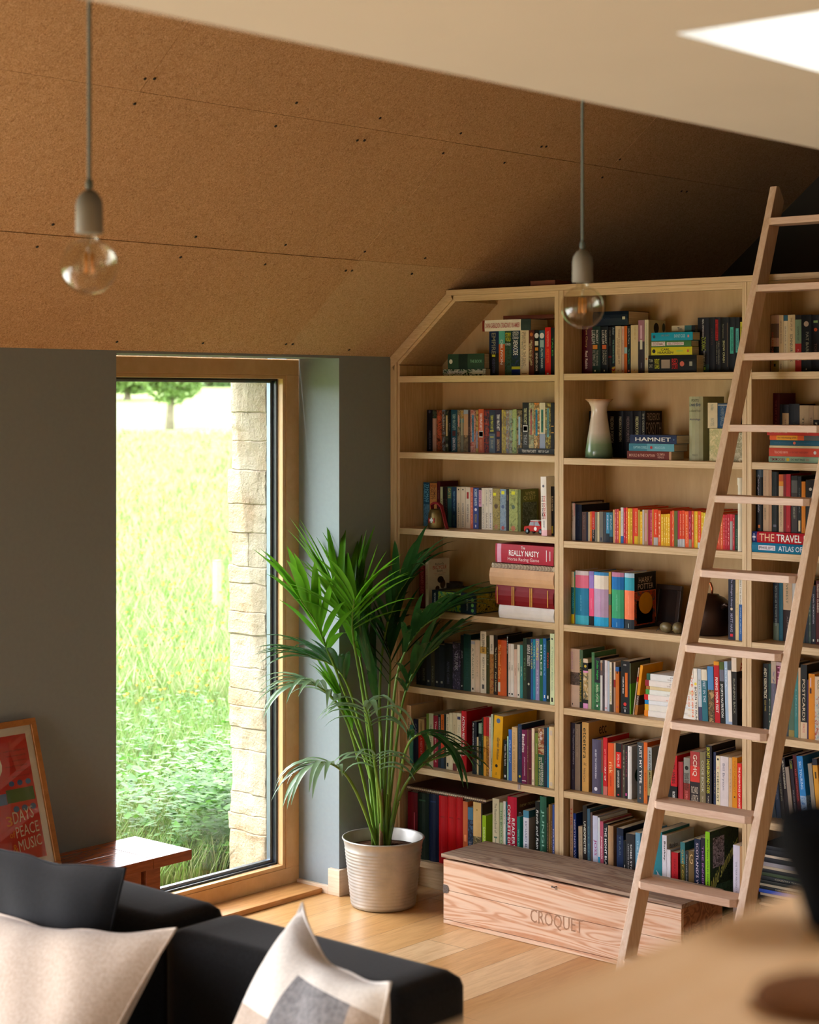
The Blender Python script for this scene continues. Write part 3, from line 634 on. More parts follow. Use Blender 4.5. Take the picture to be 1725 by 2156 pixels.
row(0,0,K1,.13,'''
955,1046,530|124 .5:111|('EMPIRE',.05,.52,'887',.42),('#',.53,.58,'cc3',.35),('HOUSE OF STORMS',.62,.95,'557',.3)
1047,1105,528|5a9 .3:c63 .7:853|('OBLIVION',.2,.75,'ddd',.4)
1106,1168,528|~121,354,231|('STORM',.05,.14,'dd2',.8,.5,0,1),('WORLD',.15,.24,'dd2',.8,.5,0,1),('FORGED',.28,.33,'eee',.8,.5,0,1)
1169,1250,528|~124,132,236 .8:cc3 .86:126|('ORSON',.02,.07,'eee',.7,.5,0,1),('SCOTT',.08,.13,'eee',.7,.5,0,1),('CARD',.14,.19,'eee',.7,.5,0,1),('XENOCIDE',.21,.55,'eee',.55)
1252,1334,512|ddccaa|('SPEAKER FOR THE DEAD',.06,.8,'876',.35),('A PROMISE OF SPRING',.05,.85,'998',.2,.25),('#',.95,.97,'876',.6)
1335,1385,522|5a2418|('o',.06,.14,'b63',.6),('ORSON SCOTT CARD',.22,.78,'dc9',.35),('RED PROPHET',.3,.7,'dc9',.3,.22)
1386,1434,525|151515|('o',.06,.18,'ddd',.85),('#',.24,.34,'ccb',.7),('#',.38,.45,'c83',.6),('SEVENTH SON',.5,.9,'dcb',.4)
1435,1487,525|2a5568 .62:234|('o',.06,.18,'ddd',.85),('#',.22,.38,'9bb',.7),('ALVIN MAKER',.4,.85,'cdd',.35)
1489,1544,497|d8201c|('THE STARS MY DESTINATION',.08,.4,'e98',.35),('BESTER',.45,.75,'e63',.4),('#',.95,.98,'eee',.3)
1546,1577,500|151b18|('TALES',.2,.6,'5a5',.4)
''',deep=.115)
zb=lying(0,0,933,1023,778,789.3,'~141412,2c5a34,e0e0d0,163018',[('NEVERWHERE',.1,.5,'ddd',.5),('#',.7,.95,'ccb',.5)],'dark green paperback under the thick green book, top shelf, window bay',.1,.11)
lying(0,0,943.5,1020,746,777.6,'2f4a38 .3:1c2a24 .55:2f4a38',[('o',.04,.14,'ddc',.3),('THE BOOK',.62,.95,'7a8',.2)],'thick green book lying on a dark paperback, top shelf, window bay',.1,.12,zb=zb)
zt_=onY(1100,697,S+.13).z+.002
z2_=lying(0,0,1016,1118,673.6,696.8,'7a2c20 .05:e8e0d0 .8:33403c',[('DIANA GABALDON  DRAGONFLY IN AMBER',.07,.78,'a44',.45)],'red paperback with long white title panel lying across upright books, top shelf, window bay',.12,.11,zb=zt_)
lying(0,0,1060,1166,665,673,'5a2a1c',[],'thin dark brown book topmost across the upright books, top shelf, window bay',.13,.1,zb=z2_)

K2=(890,840,5.948)
row(0,1,K2,.15,'''
56,125,138|111118|('o',.02,.07,'445',.4),('CARPE JUGULUM',.5,.95,'556',.4)
126,175,140|~223322,445544,332211 .2:a87|('#',.22,.6,'b98',.45)
176,245,142|~442211,aa5533,223322|('TERRY PRATCHETT',.1,.65,'d64',.5)
246,284,138|~778899,554433,332222|('SOURCERY',.1,.5,'bba',.5)
285,325,145|~222222,334433,665544|('#',.12,.62,'cb8',.5),('o',.8,.9,'887',.8)
326,357,150|141414|('ERIC',.3,.5,'666',.4)
358,435,136|1f4a5c|('TERRY PRATCHETT',.1,.48,'9bb',.45),('#',.5,.62,'533',.5),('GOING POSTAL',.66,.97,'dde',.45)
436,474,138|~445544,998866,332222|('#',.12,.4,'c98',.45)
475,514,140|~556677,bb9944,443322 .2:378 .3:776|('#',.2,.6,'aa8',.4)
515,570,136|9ab .1:b97 .6:~554433,887755|('SMALL GODS',.15,.65,'c96',.4)
571,599,140|3a2420|('MORT',.4,.6,'865',.4)
600,665,136|~aa5544,cc9988,774433|('#',.12,.75,'58a',.4),('MORT',.2,.6,'acc',.25)
666,699,138|~998844,bb9955,665533|('#',.5,.9,'88a',.5)
700,768,125|c85a30 .62:b0553a|('TERRY PRATCHETT',.1,.48,'eee',.5),('#',.5,.65,'eee',.75),('#',.52,.63,'354',.7),('MAKING MONEY',.7,.95,'c86',.4)
769,834,140|~221122,552222,992211|('THE TRUTH',.2,.6,'a54',.4)
835,909,138|2a3344 .55:566676|('TERRY PRATCHETT',.12,.48,'cc4',.45),('#',.48,.5,'cc4',.6),('#',.62,.64,'cc4',.6),('SNUFF',.7,.9,'998',.4)
910,990,138|2a2038|('TERRY PRATCHETT',.1,.48,'eee',.45),('#',.5,.62,'843',.5),('GOING POSTAL',.68,.96,'ca7',.45)
991,1044,138|~ccbb44,aa9955,887744|('EQUAL RITES',.15,.6,'776',.35)
1045,1084,142|~aabbbb,997755,6688aa|('PYRAMIDS',.1,.6,'876',.4)
1085,1124,140|~bbaa77,99aa99,776655|('GUARDS',.2,.65,'698',.4)
1125,1180,130|~99aa66,aabb77,446644|('#',.2,.7,'9b8',.45)
1182,1247,140|~bb9966,776644,332211|('#',.15,.8,'9bc',.35)
''',deep=.115,maxd=.118)
zb=lying(0,1,1092,1167.2,944,957.6,'333634',[('TERRY PRATCHETT',.1,.5,'eed',.5),('FEET OF CLAY',.57,.86,'eed',.45)],'dark grey book with pale lettering lying under five upright books, second shelf, window bay',.13,.12)
row(0,1,K2,.15,'''
1251,1330,46|16130f .65:3a3a38|('TERRY PRATCHETT',.12,.48,'cc9',.45),('#',.5,.64,'eee',.7),('#',.52,.62,'655',.6),('THUD!',.7,.92,'aaa',.5)
1331,1394,50|~ccbb88,99aa88,887755|('MASKERADE',.15,.7,'d77',.4),('#',.13,.7,'c77',.25)
1395,1465,50|~dd8833,665533,eecc88|('#',.15,.72,'38a',.35),('JINGO',.2,.7,'6bd',.25)
1466,1537,48|ddd5b8 .68:9aa8c0|('#',.15,.65,'487',.4),('SOUL MUSIC',.18,.62,'253',.3)
1538,1608,48|~ccbb55,332211,998844|('#',.12,.75,'7aa',.4),('HOGFATHER',.15,.7,'466',.3)
1609,1649,50|1a1614|('#',.5,.52,'c94',.8),('#',.64,.66,'c94',.8)
''',deep=.115,zoff=zb-Z1[1],maxd=.118)

K3=(870,990,5.565)
row(0,2,K3,.15,'''
122,193,142|1c4a6a .5:~1c3a5a,5588aa,224444|('SCARLETT',.04,.45,'6ac',.4,.3),('THOMAS',.04,.45,'6ac',.4,.7)
196,279,150,0|b87840 .1:c08a50|('SCARLETT',.04,.38,'643',.35,.3),('THOMAS',.04,.36,'643',.35,.7),('#',.45,.6,'532',.3)|@none
281,318,130|4a1620|('DARK',.2,.4,'755',.4)
319,348,195|b4bc98|('LEAVES',.3,.7,'663',.4)
349,376,195|1c1816|('NIGHT',.3,.7,'655',.4)
377,403,197|2a1c1c|('BREED',.3,.7,'655',.4)
404,452,195|3a6a62 .3:2a5a62|('GATES',.03,.28,'ba6',.6)
453,510,195|1e3a5e|('TERRY PRATCHETT',.1,.6,'69b',.4),('MOVING',.7,.95,'466',.4)
511,558,195|d8ccb4|('ROBERT RANKIN',.4,.96,'776',.4),('#',.05,.08,'333',.3)
560,613,195|dcd0ba|('ROBERT RANKIN',.4,.96,'888',.4),('#',.05,.08,'555',.3)
615,671,198|ded4c2|('ROBERT RANKIN',.42,.85,'777',.4),('#',.12,.28,'a33',.4)
672,704,202|d07058|('ARMADA',.1,.9,'e98',.5)
705,769,205|3a4a8a|('ROBERT RANKIN',.04,.44,'cde',.5),('o',.48,.58,'dde',.45),('NOSTRADAMUS',.64,.85,'a94',.4),('#',.9,.96,'dde',.2)
770,803,210|30201c .05:c9b .45:321|('POPE',.08,.4,'843',.5)
804,843,208|dcd2c0|('ROBERT RANKIN',.4,.96,'777',.4)
844,887,208|ddd4c4|('THE GREATEST',.05,.45,'777',.3),('RANKIN',.6,.95,'765',.4)
888,932,208|dad2c6|('SPROUT',.05,.4,'667',.5),('RANKIN',.6,.95,'778',.4)
934,1018,215|~8a7a40,a89858,6a6038|('#',.1,.17,'dd3',.4,.3),('o',.3,.55,'543',.5),('o',.88,.96,'a75',.5)
1020,1091,220|~7088a0,90a4b4,6a7888|('#',.05,.13,'dd3',.5),('o',.3,.55,'568',.5),('o',.9,.97,'a55',.5)
1092,1124,240|201818|('#',.1,.25,'543',.5)
1126,1228,222|~8a9450,a8b068,707a40|('#',.05,.13,'dd3',.4),('o',.35,.5,'565',.4),('o',.9,.97,'b75',.5)
1232,1262,226|6a7440|('QUEST',.2,.6,'9a6',.4)|@wyrm|green and grey paperback with an arched forest picture on its cover, third shelf, window bay
''',deep=.115,maxd=.118)
row(0,2,K3,.02,'''
1495,1560,76,14|e8e2dc .9:e8b8c0|('THE EXTREMES',.32,.72,'b33',.38,.62),('THE EXTREMES',.32,.72,'333',.3,.28),('o',.12,.2,'667',.4),('CHRISTOPHER PRIEST',.74,.86,'556',.3)||tall white paperback lettered in red and black beside the red toy car, third shelf
''',deep=.13)
row(0,2,K3,.05,'''
1612,1656,190|1a1614|('BLACK WATER',.2,.5,'ba8',.5),('#',.8,.95,'a93',.4)||black paperback with tan lettering behind the tall white paperback by the toy car, third shelf
''',deep=.13)
# row 4, window bay
K4=(820,960,4.5395)
row(0,3,K4,.06,'''
286,344,990|6a1a1c|('THE BEGINNERS GUIDE',.1,.7,'b66',.5)
346,376,990|e2d8c6|('RICHARDS BICYCLE BOOK',.1,.6,'a66',.4)|@bike|cream bicycle handbook with red and black cover lettering standing behind the green game box
''',deep=.14)
zA=lying(0,3,1052,1168,1273,1310,'c9ccd0 .02:dad6d4',[],'thick pale grey album lying at the bottom of the tall stack, fourth shelf, window bay',.012,.2,zb=None,hard=True)
zB=lying(0,3,1046,1168,1231,1272,'7a1820',[('#',.03,.045,'c94',.85),('#',.29,.305,'c94',.95),('#',.32,.335,'c94',.95),('#',.6,.615,'c94',.95),('#',.63,.645,'c94',.95),('#',.9,.915,'c94',.85)],'dark red album banded with gold lines in the tall stack, fourth shelf, window bay',.012,.2,zb=zA,hard=True)
zC=lying(0,3,1033,1168,1196,1231,'c9a078',[],'plain tan leather album with a round spine in the tall stack, fourth shelf, window bay',.008,.2,zb=zB,hard=True)
# spiral notebook
def wire_binding(mb,x0,x1,y,z,r,n,mat):
    for j in range(n):
        x=x0+(x1-x0)*(j+.5)/n; mb.tube([(x,y+r*math.cos(a),z+r*math.sin(a)) for a in [q*6.2832/8 for q in range(9)]],.0011,mat,5,cap=False)
a=onY(1034,1190,S+.01); b=onY(1167,1190,S+.01)
mb=MB(); mb.box((a.x,S+.016,zC),(b.x,S+.2,zC+.019),page_m); nb=mb.build('spiral_notebook'); tag(nb,'spiral bound notebook with white pages in the tall stack, fourth shelf, window bay','notebook','books lying on the fourth shelf of the window bay')
mb=MB(); wire_binding(mb,a.x+.003,b.x-.003,S+.016,zC+.0095,.0125,42,plain('dark_red_wire',hexc('5a2424'),.4,.1)); o=mb.build('wire_binding'); o.parent=nb
zD=zC+.0225
zE=lying(0,3,1044,1166,1147,1186,'a8283a .03:d8a0b8 .1:a8283a',[('The',.45,.52,'dcc',.16,.85),('REALLY NASTY',.24,.76,'eee',.3,.55),('Horse Racing Game',.22,.76,'dbb',.24,.2),('#',.88,.89,'eee',.6),('#',.94,.95,'eee',.5)],'crimson horse racing game box topmost of the tall stack, fourth shelf, window bay',.014,.17,zb=zD,name='game_box',cat='box',hard=False,group='games on the fourth shelf of the window bay')
# wildlife game box, turned slightly
a=onY(905,1290,S+.02); zsh=Z1[3]
gb=MB(); L_,D_,T_=.232,.215,.083; art=cov('~1a4a4a,3a9a7a,a8c840,1a3040'); slate=cov('1c2c3c')
gb.box((0,0,0),(L_,D_,T_),slate); gb.quad((.033,-.0003,.003),(L_*.66,-.0003,.003),(L_*.66,-.0003,T_-.003),(.033,-.0003,T_-.003),art)
gb.quad((.055,.01,T_+.0003),(L_-.01,.01,T_+.0003),(L_-.01,D_-.01,T_+.0003),(.055,D_-.01,T_+.0003),cov('~2a4a28,88a030,1c3424'))
gb.quad((L_+.0003,.006,.004),(L_+.0003,D_-.006,.004),(L_+.0003,D_-.006,T_-.004),(L_+.0003,.006,T_-.004),cov('~2a2a10,b89a20,0a1418'))
text(gb,'UNDERWATER',(.021,-.0006,.01),(0,0,T_*.75),(-.010,0,0),cov('cdd'))
for q in range(3): gb.lathe([(.0001,0),(.0075,0)],14,cov('6aa858'),c=(L_*.93,-.0008,.014+q*.021),M=Matrix.Rotation(math.pi/2,4,'X'),smooth=False)
text(gb,'WILDLIFE GAME',(L_*.83,-.0006,.012),(0,0,T_*.55),(-.008,0,0),cov('cdd'))
gb.quad((.085,-.0006,.012),(.094,-.0006,.008),(.098,-.0006,.06),(.088,-.0006,.066),cov('c8d820')); gb.quad((.135,-.0006,.006),(.145,-.0006,.006),(.147,-.0006,.07),(.138,-.0006,.072),cov('90b828'))
go=gb.build('game_box',bevel=.0008); go.location=(a.x+.004,S+.03,zsh+.0004); go.rotation_euler=(0,0,math.radians(-1)); tag(go,'large green and slate board game box lying below the tall red and tan stack','box','games on the fourth shelf of the window bay')
# dark mug behind the bicycle book
mb=MB(); prof=[(.0001,.003),(.034,.003),(.037,0),(.040,.004),(.041,.095),(.0385,.098),(.037,.095),(.036,.008),(.0001,.008)]
mgm=plain('dark_glaze',hexc('2c2420'),.3,.2); mb.lathe(prof,28,mgm); p=onY(945,1290,S+.2)
mg=mb.build('mug'); mg.location=(p.x+.012,S+.215,zsh+.0005); tag(mg,'dark glazed mug standing at the back behind the bicycle handbook','mug')
mb=MB(); mb.tube([(.037+.0,.0,.08),(.055,0,.083),(.066,0,.065),(.064,0,.04),(.052,0,.024),(.037,0,.028)],.005,mgm,8); o=mb.build('handle'); o.parent=mg

K5=(860,1300,5.39)
row(0,4,K5,.06,'''
92,150,300|1a1a1c|('NORTH FACE',.5,.9,'444',.4)
151,205,290|22201c|('ROPE',.6,.9,'554',.4)
206,255,330|262a30|('#',.85,.9,'887',.4)
256,300,320|3a3624|('PEAKS',.5,.9,'665',.4)
301,352,330|181818|('#',.85,.9,'887',.4)
353,410,310|1e2226|('#',.85,.9,'887',.4)
411,500,290|17181a|('ALPINE CLIMBS',.4,.9,'445',.3)
503,592,280|~201c2c,3a3450,15131a,6a6080|('TRUNK',.22,.6,'99a',.45)
593,626,200|14161a|('JAWS',.28,.42,'99a',.5),('o',.9,.94,'ccc',.4)
627,710,188|12302e .25:1a3c34|('SEASHORE',.3,.8,'244',.4)
712,756,255|d6c6b0 .02:aab .08:d6c6b0|('A TANOISES',.15,.75,'776',.45),('#',.92,.96,'222',.4)
757,812,255|d2bca4|('CANOES',.3,.7,'a98',.3)
818,886,155|ddd2bc .25:c8a050 .36:ddd2bc|('GOLDFINDER',.04,.34,'332',.45),('KEITH JESSOP',.42,.8,'776',.4),('#',.86,.93,'555',.4)
887,922,210|3a3a1c|('FISH',.2,.5,'776',.4)
924,970,200|d8ccba .32:~7a4a20,b08040,8a3020|('NEPAL',.15,.28,'665',.4)
971,1015,200|2a1c14|('The Spirit Level',.2,.55,'cb9',.5),('Paul Heiney',.62,.95,'cb9',.4)
1017,1116,252|c4501c .1:c8581e|('The Mammoth Culture',.08,.7,'ea6',.32,.3,.3),('#',.76,.93,'ccb',.25,.25)|H
1118,1134,206|201a18|('More',.02,.3,'ddd',.6)
1135,1160,298|e0d4cc|('POEMS',.35,.5,'887',.4),('o',.93,.96,'333',.6)
1161,1199,300|e2dcd6|('POEMS',.4,.5,'887',.4),('o',.93,.96,'333',.5)
1201,1234,360|d8bcae|('POEMS',.4,.55,'a87',.4)
1236,1267,310|e4ded2|('POEMS',.35,.5,'887',.4),('o',.93,.96,'333',.5)
1269,1299,312|3a8a8c|('SEA',.4,.6,'bdd',.4)
1301,1345,235|2c3a2c|('TREES',.3,.7,'575',.4)
1346,1390,240|161818|('GREAT BRITISH',.1,.45,'ddd',.4,.7),('MARINE ANIMALS',.1,.45,'ddd',.4,.3),('o',.7,.8,'bba',.5)
1391,1416,245|2a5a9a|('WEATHER',.05,.5,'cc4',.5)
1417,1444,245|1a88a8|('THE SEA',.1,.5,'bdd',.5)
1445,1489,240|9088b8|('DORLING',.04,.35,'dd5',.6),('SHELLS',.5,.9,'ccd',.3)
1491,1528,238|1f6a48 .5:264|('BIRDS',.1,.6,'dee',.4)
1529,1567,236|2a6ab0|('BUTTERFLY',.1,.6,'7be',.4),('#',.9,.95,'eee',.3)
1569,1603,262|16301c|('DIVING',.2,.45,'b33',.5),('#',.9,.95,'eee',.4)
''',maxd=.205)
row(0,4,K5,.012,'''
1610,1658,182|ccdcb4|('o',.05,.1,'344',.4),('A Treasury of Black Swan',.18,.8,'8a8',.4),('#',.9,.96,'222',.4)||tall pale green paperback with a small swan mark against the upright, fifth shelf, window bay
''',deep=.2)
K6=(840,1470,10.147)
row(0,5,K6,.05,'''
112,207,140|c9ae88|('LANDMARKS',.12,.5,'776',.35)
209,310,560|3a7a72|('#',.1,.8,'487',.6)
312,420,440|1c2030|('CARE',.1,.4,'667',.4)
422,545,440|b8a070 .3:b02418|('A CONSERVATION',.05,.3,'432',.25),('A HISTORY OF',.4,.9,'d88',.4)
547,588,430|5a3428|('COOK',.3,.6,'976',.4)
590,640,330|6a8a3a|('GROW',.3,.6,'232',.4)
642,738,320|b8bc9c|('THE SCOTTISH KITCHEN',.2,.9,'332',.3)
740,838,370|8a1830|('The Organic Salad',.1,.9,'dbb',.4)
840,898,350|1a242c|('STIRRING',.05,.3,'ccc',.4)
900,965,345|c8601c .3:222 .45:c84020 .8:234|('BAKE',.1,.25,'321',.4)
967,1010,340|14181a|('RUM',.3,.6,'555',.4)
1014,1080,338|d6c6a6|('WILD & DELICIOUS',.05,.45,'332',.4),('#',.88,.95,'222',.5)
1081,1152,312|d8ccac|('GARDENING',.2,.7,'bb9',.3)
1154,1238,312|cfc09e .88:6a2c28|('CARD',.2,.6,'987',.2)
1240,1335,315|d8ccb0|('#',.06,.11,'446',.7),('TAKE IT HOME',.2,.6,'aa9',.4),('#',.92,.95,'222',.3)
1338,1448,270|b41420|('ACTION RESEARCH',.08,.66,'eee',.42),('&',.7,.74,'eee',.4),('o',.9,.95,'eee',.4)|H@action
''',maxd=.225)
K6b=(990,1480,9.079)
row(0,5,K6b,.045,'''
42,84,350|14141c|('Flip of favoured helper',.03,.55,'ccc',.6),('#',.64,.7,'e31',1.0)
85,128,355|1a1c28|('STORM',.3,.6,'445',.4)
130,162,650|c8b088|('NOTE',.3,.6,'876',.5)
164,224,385|8aa090 .2:1a2826|('A MATTER OF BALANCE',.35,.8,'899',.35)
226,254,280|1c3a28|('MANUAL',.1,.4,'585',.5)
258,312,268|c4281c .32:d8a038|('#',.5,.6,'a62',.3)
314,366,270|a81c20 .32:~c88a20,7a4a18,d0a030|('YOGA',.1,.25,'622',.4)
368,402,275,-8|e0d0c4|('TRAVEL GUIDE',.1,.6,'b98',.4)
404,438,215,-9|b8c8b0|('SPAIN',.7,.9,'333',.4)
''',maxd=.225)
row(0,5,K6b,.035,'''
468,636,240,-70|e0a814|('o',.05,.11,'568',.45),('Garden Wisdom',.35,.7,'333',.3,.6,.4),('o',.77,.83,'222',.3),('#',.9,.95,'a80',.1)|@none|very thick bright yellow paperback with a dark dandelion mark, sixth shelf, window bay
''',deep=.22)
row(0,5,K6b,.04,'''
638,708,708|1c1c18|('Toxic: Thus Spoke',.1,.65,'ddd',.5),('#',.88,.94,'ddd',.4)
710,735,640|9cc8b0|('TREES',.3,.6,'466',.4)
737,800,505|3a68b8|('Cuba Live!',.2,.65,'acf',.5,.5,.3)
802,905,458|d0b07c|('FOOD & COUNTRY',.1,.85,'a85',.35,.4)
''',maxd=.2)
row(0,5,K6b,.03,'''
916,990,405|203048|('THE RIVER GARDENER',.05,.6,'557',.3),('o',.86,.92,'cb3',.5)
992,1092,508|6e1c4a|('Benedictus',.08,.42,'eee',.5,.4),("JOHN O'DONOHUE",.5,.85,'dbd',.25,.6),('#',.94,.95,'eee',.8)|H
1094,1118,510|6a4238|('BARS',.3,.6,'a88',.4)
1120,1178,515|5a1c2c|('#',.7,.72,'a66',.6)
1180,1232,485|dccab0|('A COOK IN PARIS',.2,.6,'c88',.3),('#',.9,.95,'876',.3)
1246,1300,570|6a7a30|('SEEDS',.2,.4,'bb9',.3)
1302,1414,480|~4a2c18,c8b088,7a4a24,8a3a20 .45:24503c|('THE',.05,.2,'ede',.3),('DK BOOK OF OUTDOOR',.5,.98,'dd9',.18,.25),('ENTERTAINING',.5,.98,'ddd',.2,.55),('ROSEMARY',.6,.98,'ddd',.15,.82)
1416,1472,475|1c2838|('SHORE',.3,.6,'456',.4)
1474,1508,468|2a80a8|('BLUE',.3,.6,'3ad',.3)
1510,1608,450|ddc698|('#',.06,.14,'cba',.5),('#',.9,.96,'cba',.5)|H
''',maxd=.225)
mb=MB(); rb=plain('grey_lilac_ribbon',hexc('a9a4b4'),.6,.1); p=onY(1101,1652,S+.028); 
for dx in (-.002,.005): mb.box((p.x+dx,S-.002,Z1[5]-.022+abs(dx)),(p.x+dx+.0035,S-.0012,Z1[5]+.001),rb); mb.box((p.x+dx,S-.002,Z1[5]+.0003),(p.x+dx+.0035,S+.029,Z1[5]+.0011),rb)
tag(mb.build('ribbon_marker'),'grey ribbon page marker hanging over the sixth shelf edge below a purple book','ribbon')
K7=(820,1600,4.5395)
row(0,6,K7,.03,'''
176,270,300|6e1420|('#',.3,.9,'b56',.12,.8)|H
272,378,305|1c2a22|('#',.1,.12,'354',.6)|H
380,473,318|141c34|('#',.1,.12,'235',.6)|H
475,557,335|a81018|('#',.3,.32,'811',.5)|H
559,638,340|a80e14|('#',.3,.32,'811',.5)|H
640,703,350|a81016|('#',.3,.32,'811',.5)|H
705,750,395|c4683c|('#',.5,.6,'e96',.5)
751,800,450|4a7a9a .2:~2a3a54,1c2434,4a6a8a|('SCOTLAND',.55,.95,'99a',.5)
802,877,400|dcbc7c .5:~b8a878,4a4a30,8a7a60|('#',.1,.12,'a84',.2)
879,888,420|50463c|
889,926,528|92c020|('GARDENING BOOK',.2,.7,'dea',.5)|@jungle
987,1050,365|cfc8a8|('The Illustrated Book of',.06,.45,'776',.35),('HERBS',.5,.96,'576',.5)
1055,1089,405|a8b890|('THE BOOK OF HERBS',.1,.85,'575',.5)
1090,1113,395|dcdcd4|('VEG',.1,.3,'888',.4)
1114,1130,400|1c5c6c|('POND',.2,.4,'7aa',.4)
1131,1219,345|b81438|('COMPLETE DIY MANUAL',.1,.96,'eee',.32,.25),("READER'S DIGEST",.26,.96,'eee',.34,.72)|H@digest
1222,1249,540|1c7c70|('WILD GARDENER',.2,.8,'8cb',.4)
1281,1334,480|4a8aa8 .1:d8dce8|('RICHARD MABEY HOME',.15,.9,'779',.4)
1396,1438,395|121412|('Reefs and Rain Forests',.1,.85,'ddd',.5,.5,.2)
1440,1503,345|285c48|('JUNGLES',.15,.75,'8ba',.5)|H
1505,1522,455|3a2c1c|('MAGAZINE',.2,.6,'876',.4)
1523,1541,425|8a6428|('MAGAZINE',.2,.6,'543',.4)
1542,1559,430|5c4018|('MAGAZINE',.2,.6,'876',.4)
1560,1578,425|344c90|('NATURE HISTORY',.3,.95,'bbd',.5)
''',maxd=.22)
# big spiral bound album lying over the binders
a=onY(853,1668,S+.03); b=onY(1022,1680,S+.03); 
zal=onY(1020,1692,S+.03).z+.001
mb=MB(); dr=plain('dark_red_album_cover',hexc('3a1014'),.4,.15); mb.box((a.x+.004,S+.035,zal),(b.x,YB-.01,zal+.004),dr); mb.box((a.x+.006,S+.037,zal+.0042),(b.x-.002,YB-.012,zal+.012),page_m); mb.box((a.x+.004,S+.035,zal+.0122),(b.x,YB-.01,zal+.0165),dr)
al_=mb.build('spiral_album'); tag(al_,'large dark red spiral bound album lying across the binders on the bottom shelf','album')
mb=MB(); wire_binding(mb,a.x+.006,b.x-.004,S+.034,zal+.008,.0095,40,plain('brass_wire',hexc('a8946c'),.4,.1,metal=.5)); o=mb.build('wire_binding'); o.parent=al_
# ================================================================ MIDDLE BAY
M1=(1180,580,8.625)
row(1,0,M1,.12,'''
186,390,930|4a0f1c|('Tom Clancy',.02,.45,'a85',.25,.5),('Red Rabbit',.52,.9,'dcb',.22,.5)|H
395,540,930|2a5a7a .45:c87820 .6:1c3038|('DUNCAN',.08,.4,'ddc',.3,.3),('COUNTY',.08,.4,'ddc',.3,.65),('ROBERT LUDLUM',.62,.9,'899',.4,.5),('#',.93,.96,'ccc',.15)
543,733,928|1c3428|('ROBERT',.08,.37,'ccb',.2,.7),('LUDLUM',.08,.37,'ccb',.35,.35),('#',.39,.48,'c83',.45),('THE BOURNE',.5,.83,'998',.18,.7),('ULTIMATUM',.5,.83,'998',.28,.4),('#',.92,.95,'cca',.12)
736,873,928|161e20|('ROBERT',.08,.37,'ccb',.2,.7),('LUDLUM',.08,.37,'ccb',.35,.35),('#',.39,.48,'c63',.55),('THE BOURNE',.5,.81,'998',.18,.7),('SUPREMACY',.5,.81,'998',.28,.4),('#',.92,.95,'cca',.14)
875,934,935|16100e .62:6a1c1c .66:14100e|('FIRST AMONG',.08,.4,'776',.35)
936,999,930|101c22 .85:~1a1a1a,d0b030,a02020|('Archer',.02,.18,'abb',.5),('THE FOURTH ESTATE',.28,.78,'7a9',.4)
1001,1110,922|cbb890|('TINKER TAILOR SOLDIER SPY',.06,.8,'865',.28,.65),('JOHN LE CARRE',.25,.6,'865',.22,.35),('#',.92,.95,'876',.12)
1114,1162,925|c8a890|('SMILEY',.05,.2,'c65',.4),('PEOPLE',.3,.6,'876',.3),('o',.93,.96,'a54',.5)
1164,1216,918|c8601c .45:9bb .58:c8601c|
1217,1280,922|141c1c|('John le Carre',.05,.38,'bbb',.45),('The Secret Pilgrim',.48,.8,'4a8',.4),('o',.92,.97,'c88',.5)
1282,1415,905|ccba90|('OUR KIND OF',.03,.3,'b96',.25,.6),('#',.92,.95,'987',.14)
1418,1530,815|9a6a78 .4:352c34|('#',.1,.35,'cab',.3),('#',.37,.55,'ccb',.4),('#',.8,.9,'99a',.06)
1533,1604,808|cfc6a4|('PERSEPOLIS MARJANE SATRAPI',.06,.65,'9a8',.3),('o',.7,.76,'b74',.45)|@persecover|tall cream paperback with a comic drawing on its cover, top shelf, middle bay
''',deep=.115)
zt_=onY(1290,687,S+.12).z+.003
lying(1,0,1250,1324,656,685.5,'16222e',[('THE MACHINE',.1,.5,'234',.2),('#',.85,.93,'bb9',.2)],'dark blue hardback lying across the upright thrillers, top shelf, middle bay',.12,.14,True,zb=zt_)
M1b=(1370,580,7.5)
zb=lying(1,0,1365.5,1467,749,784.6,'121010',[('TOM',.02,.1,'998',.18,.7),('CLANCY',.02,.1,'998',.2,.4),('PATRIOT',.14,.24,'bb2',.3,.65),('GAMES',.14,.24,'bb2',.25,.35),('#',.28,.46,'987',.5),('RED',.5,.62,'b22',.3,.65),('STORM',.5,.62,'b22',.3,.35),('o',.66,.76,'c65',.3),('#',.86,.92,'998',.25)],'thick black book with red lettering under the thriller stack, top shelf, middle bay',.05,.12)
zb=lying(1,0,1372,1458,731.5,748.5,'c8c020',[('CARL',.24,.46,'332',.28,.7),('HIAASEN',.16,.54,'332',.3,.32),('o',.03,.1,'222',.5),('#',.62,.78,'ab4',.2),('#',.88,.92,'b54',.3)],'yellow paperback lying between the green and the black ones, top shelf, middle bay',.055,.11,zb=zb)
zb=lying(1,0,1371,1456,718.5,731.2,'3a6a38',[('#',.02,.36,'dcc',.7),('ZODIAC',.04,.34,'b22',.55),('#',.4,.82,'dcc',.5),('NEAL STEPHENSON',.42,.8,'b44',.35)],'thin green paperback with red on white title panels, top shelf, middle bay',.05,.11,zb=zb)
zb=lying(1,0,1372,1459,701,718,'0a90b0',[('o',.04,.1,'345',.4),('JAMES CRUMLEY',.24,.45,'79a',.3,.6),('BARNEY CASE',.56,.82,'9cd',.4,.55),('#',.88,.92,'c88',.3)],'bright cyan paperback topmost of the thriller stack, top shelf, middle bay',.05,.11,zb=zb)
lying(1,0,1415,1464,686,700.5,'c0b090 .55:3a6a6a .85:222',[('Tim',.25,.45,'444',.5)],'small cream and teal paperback lying behind the cyan one, top shelf, middle bay',.1,.1,zb=zb)
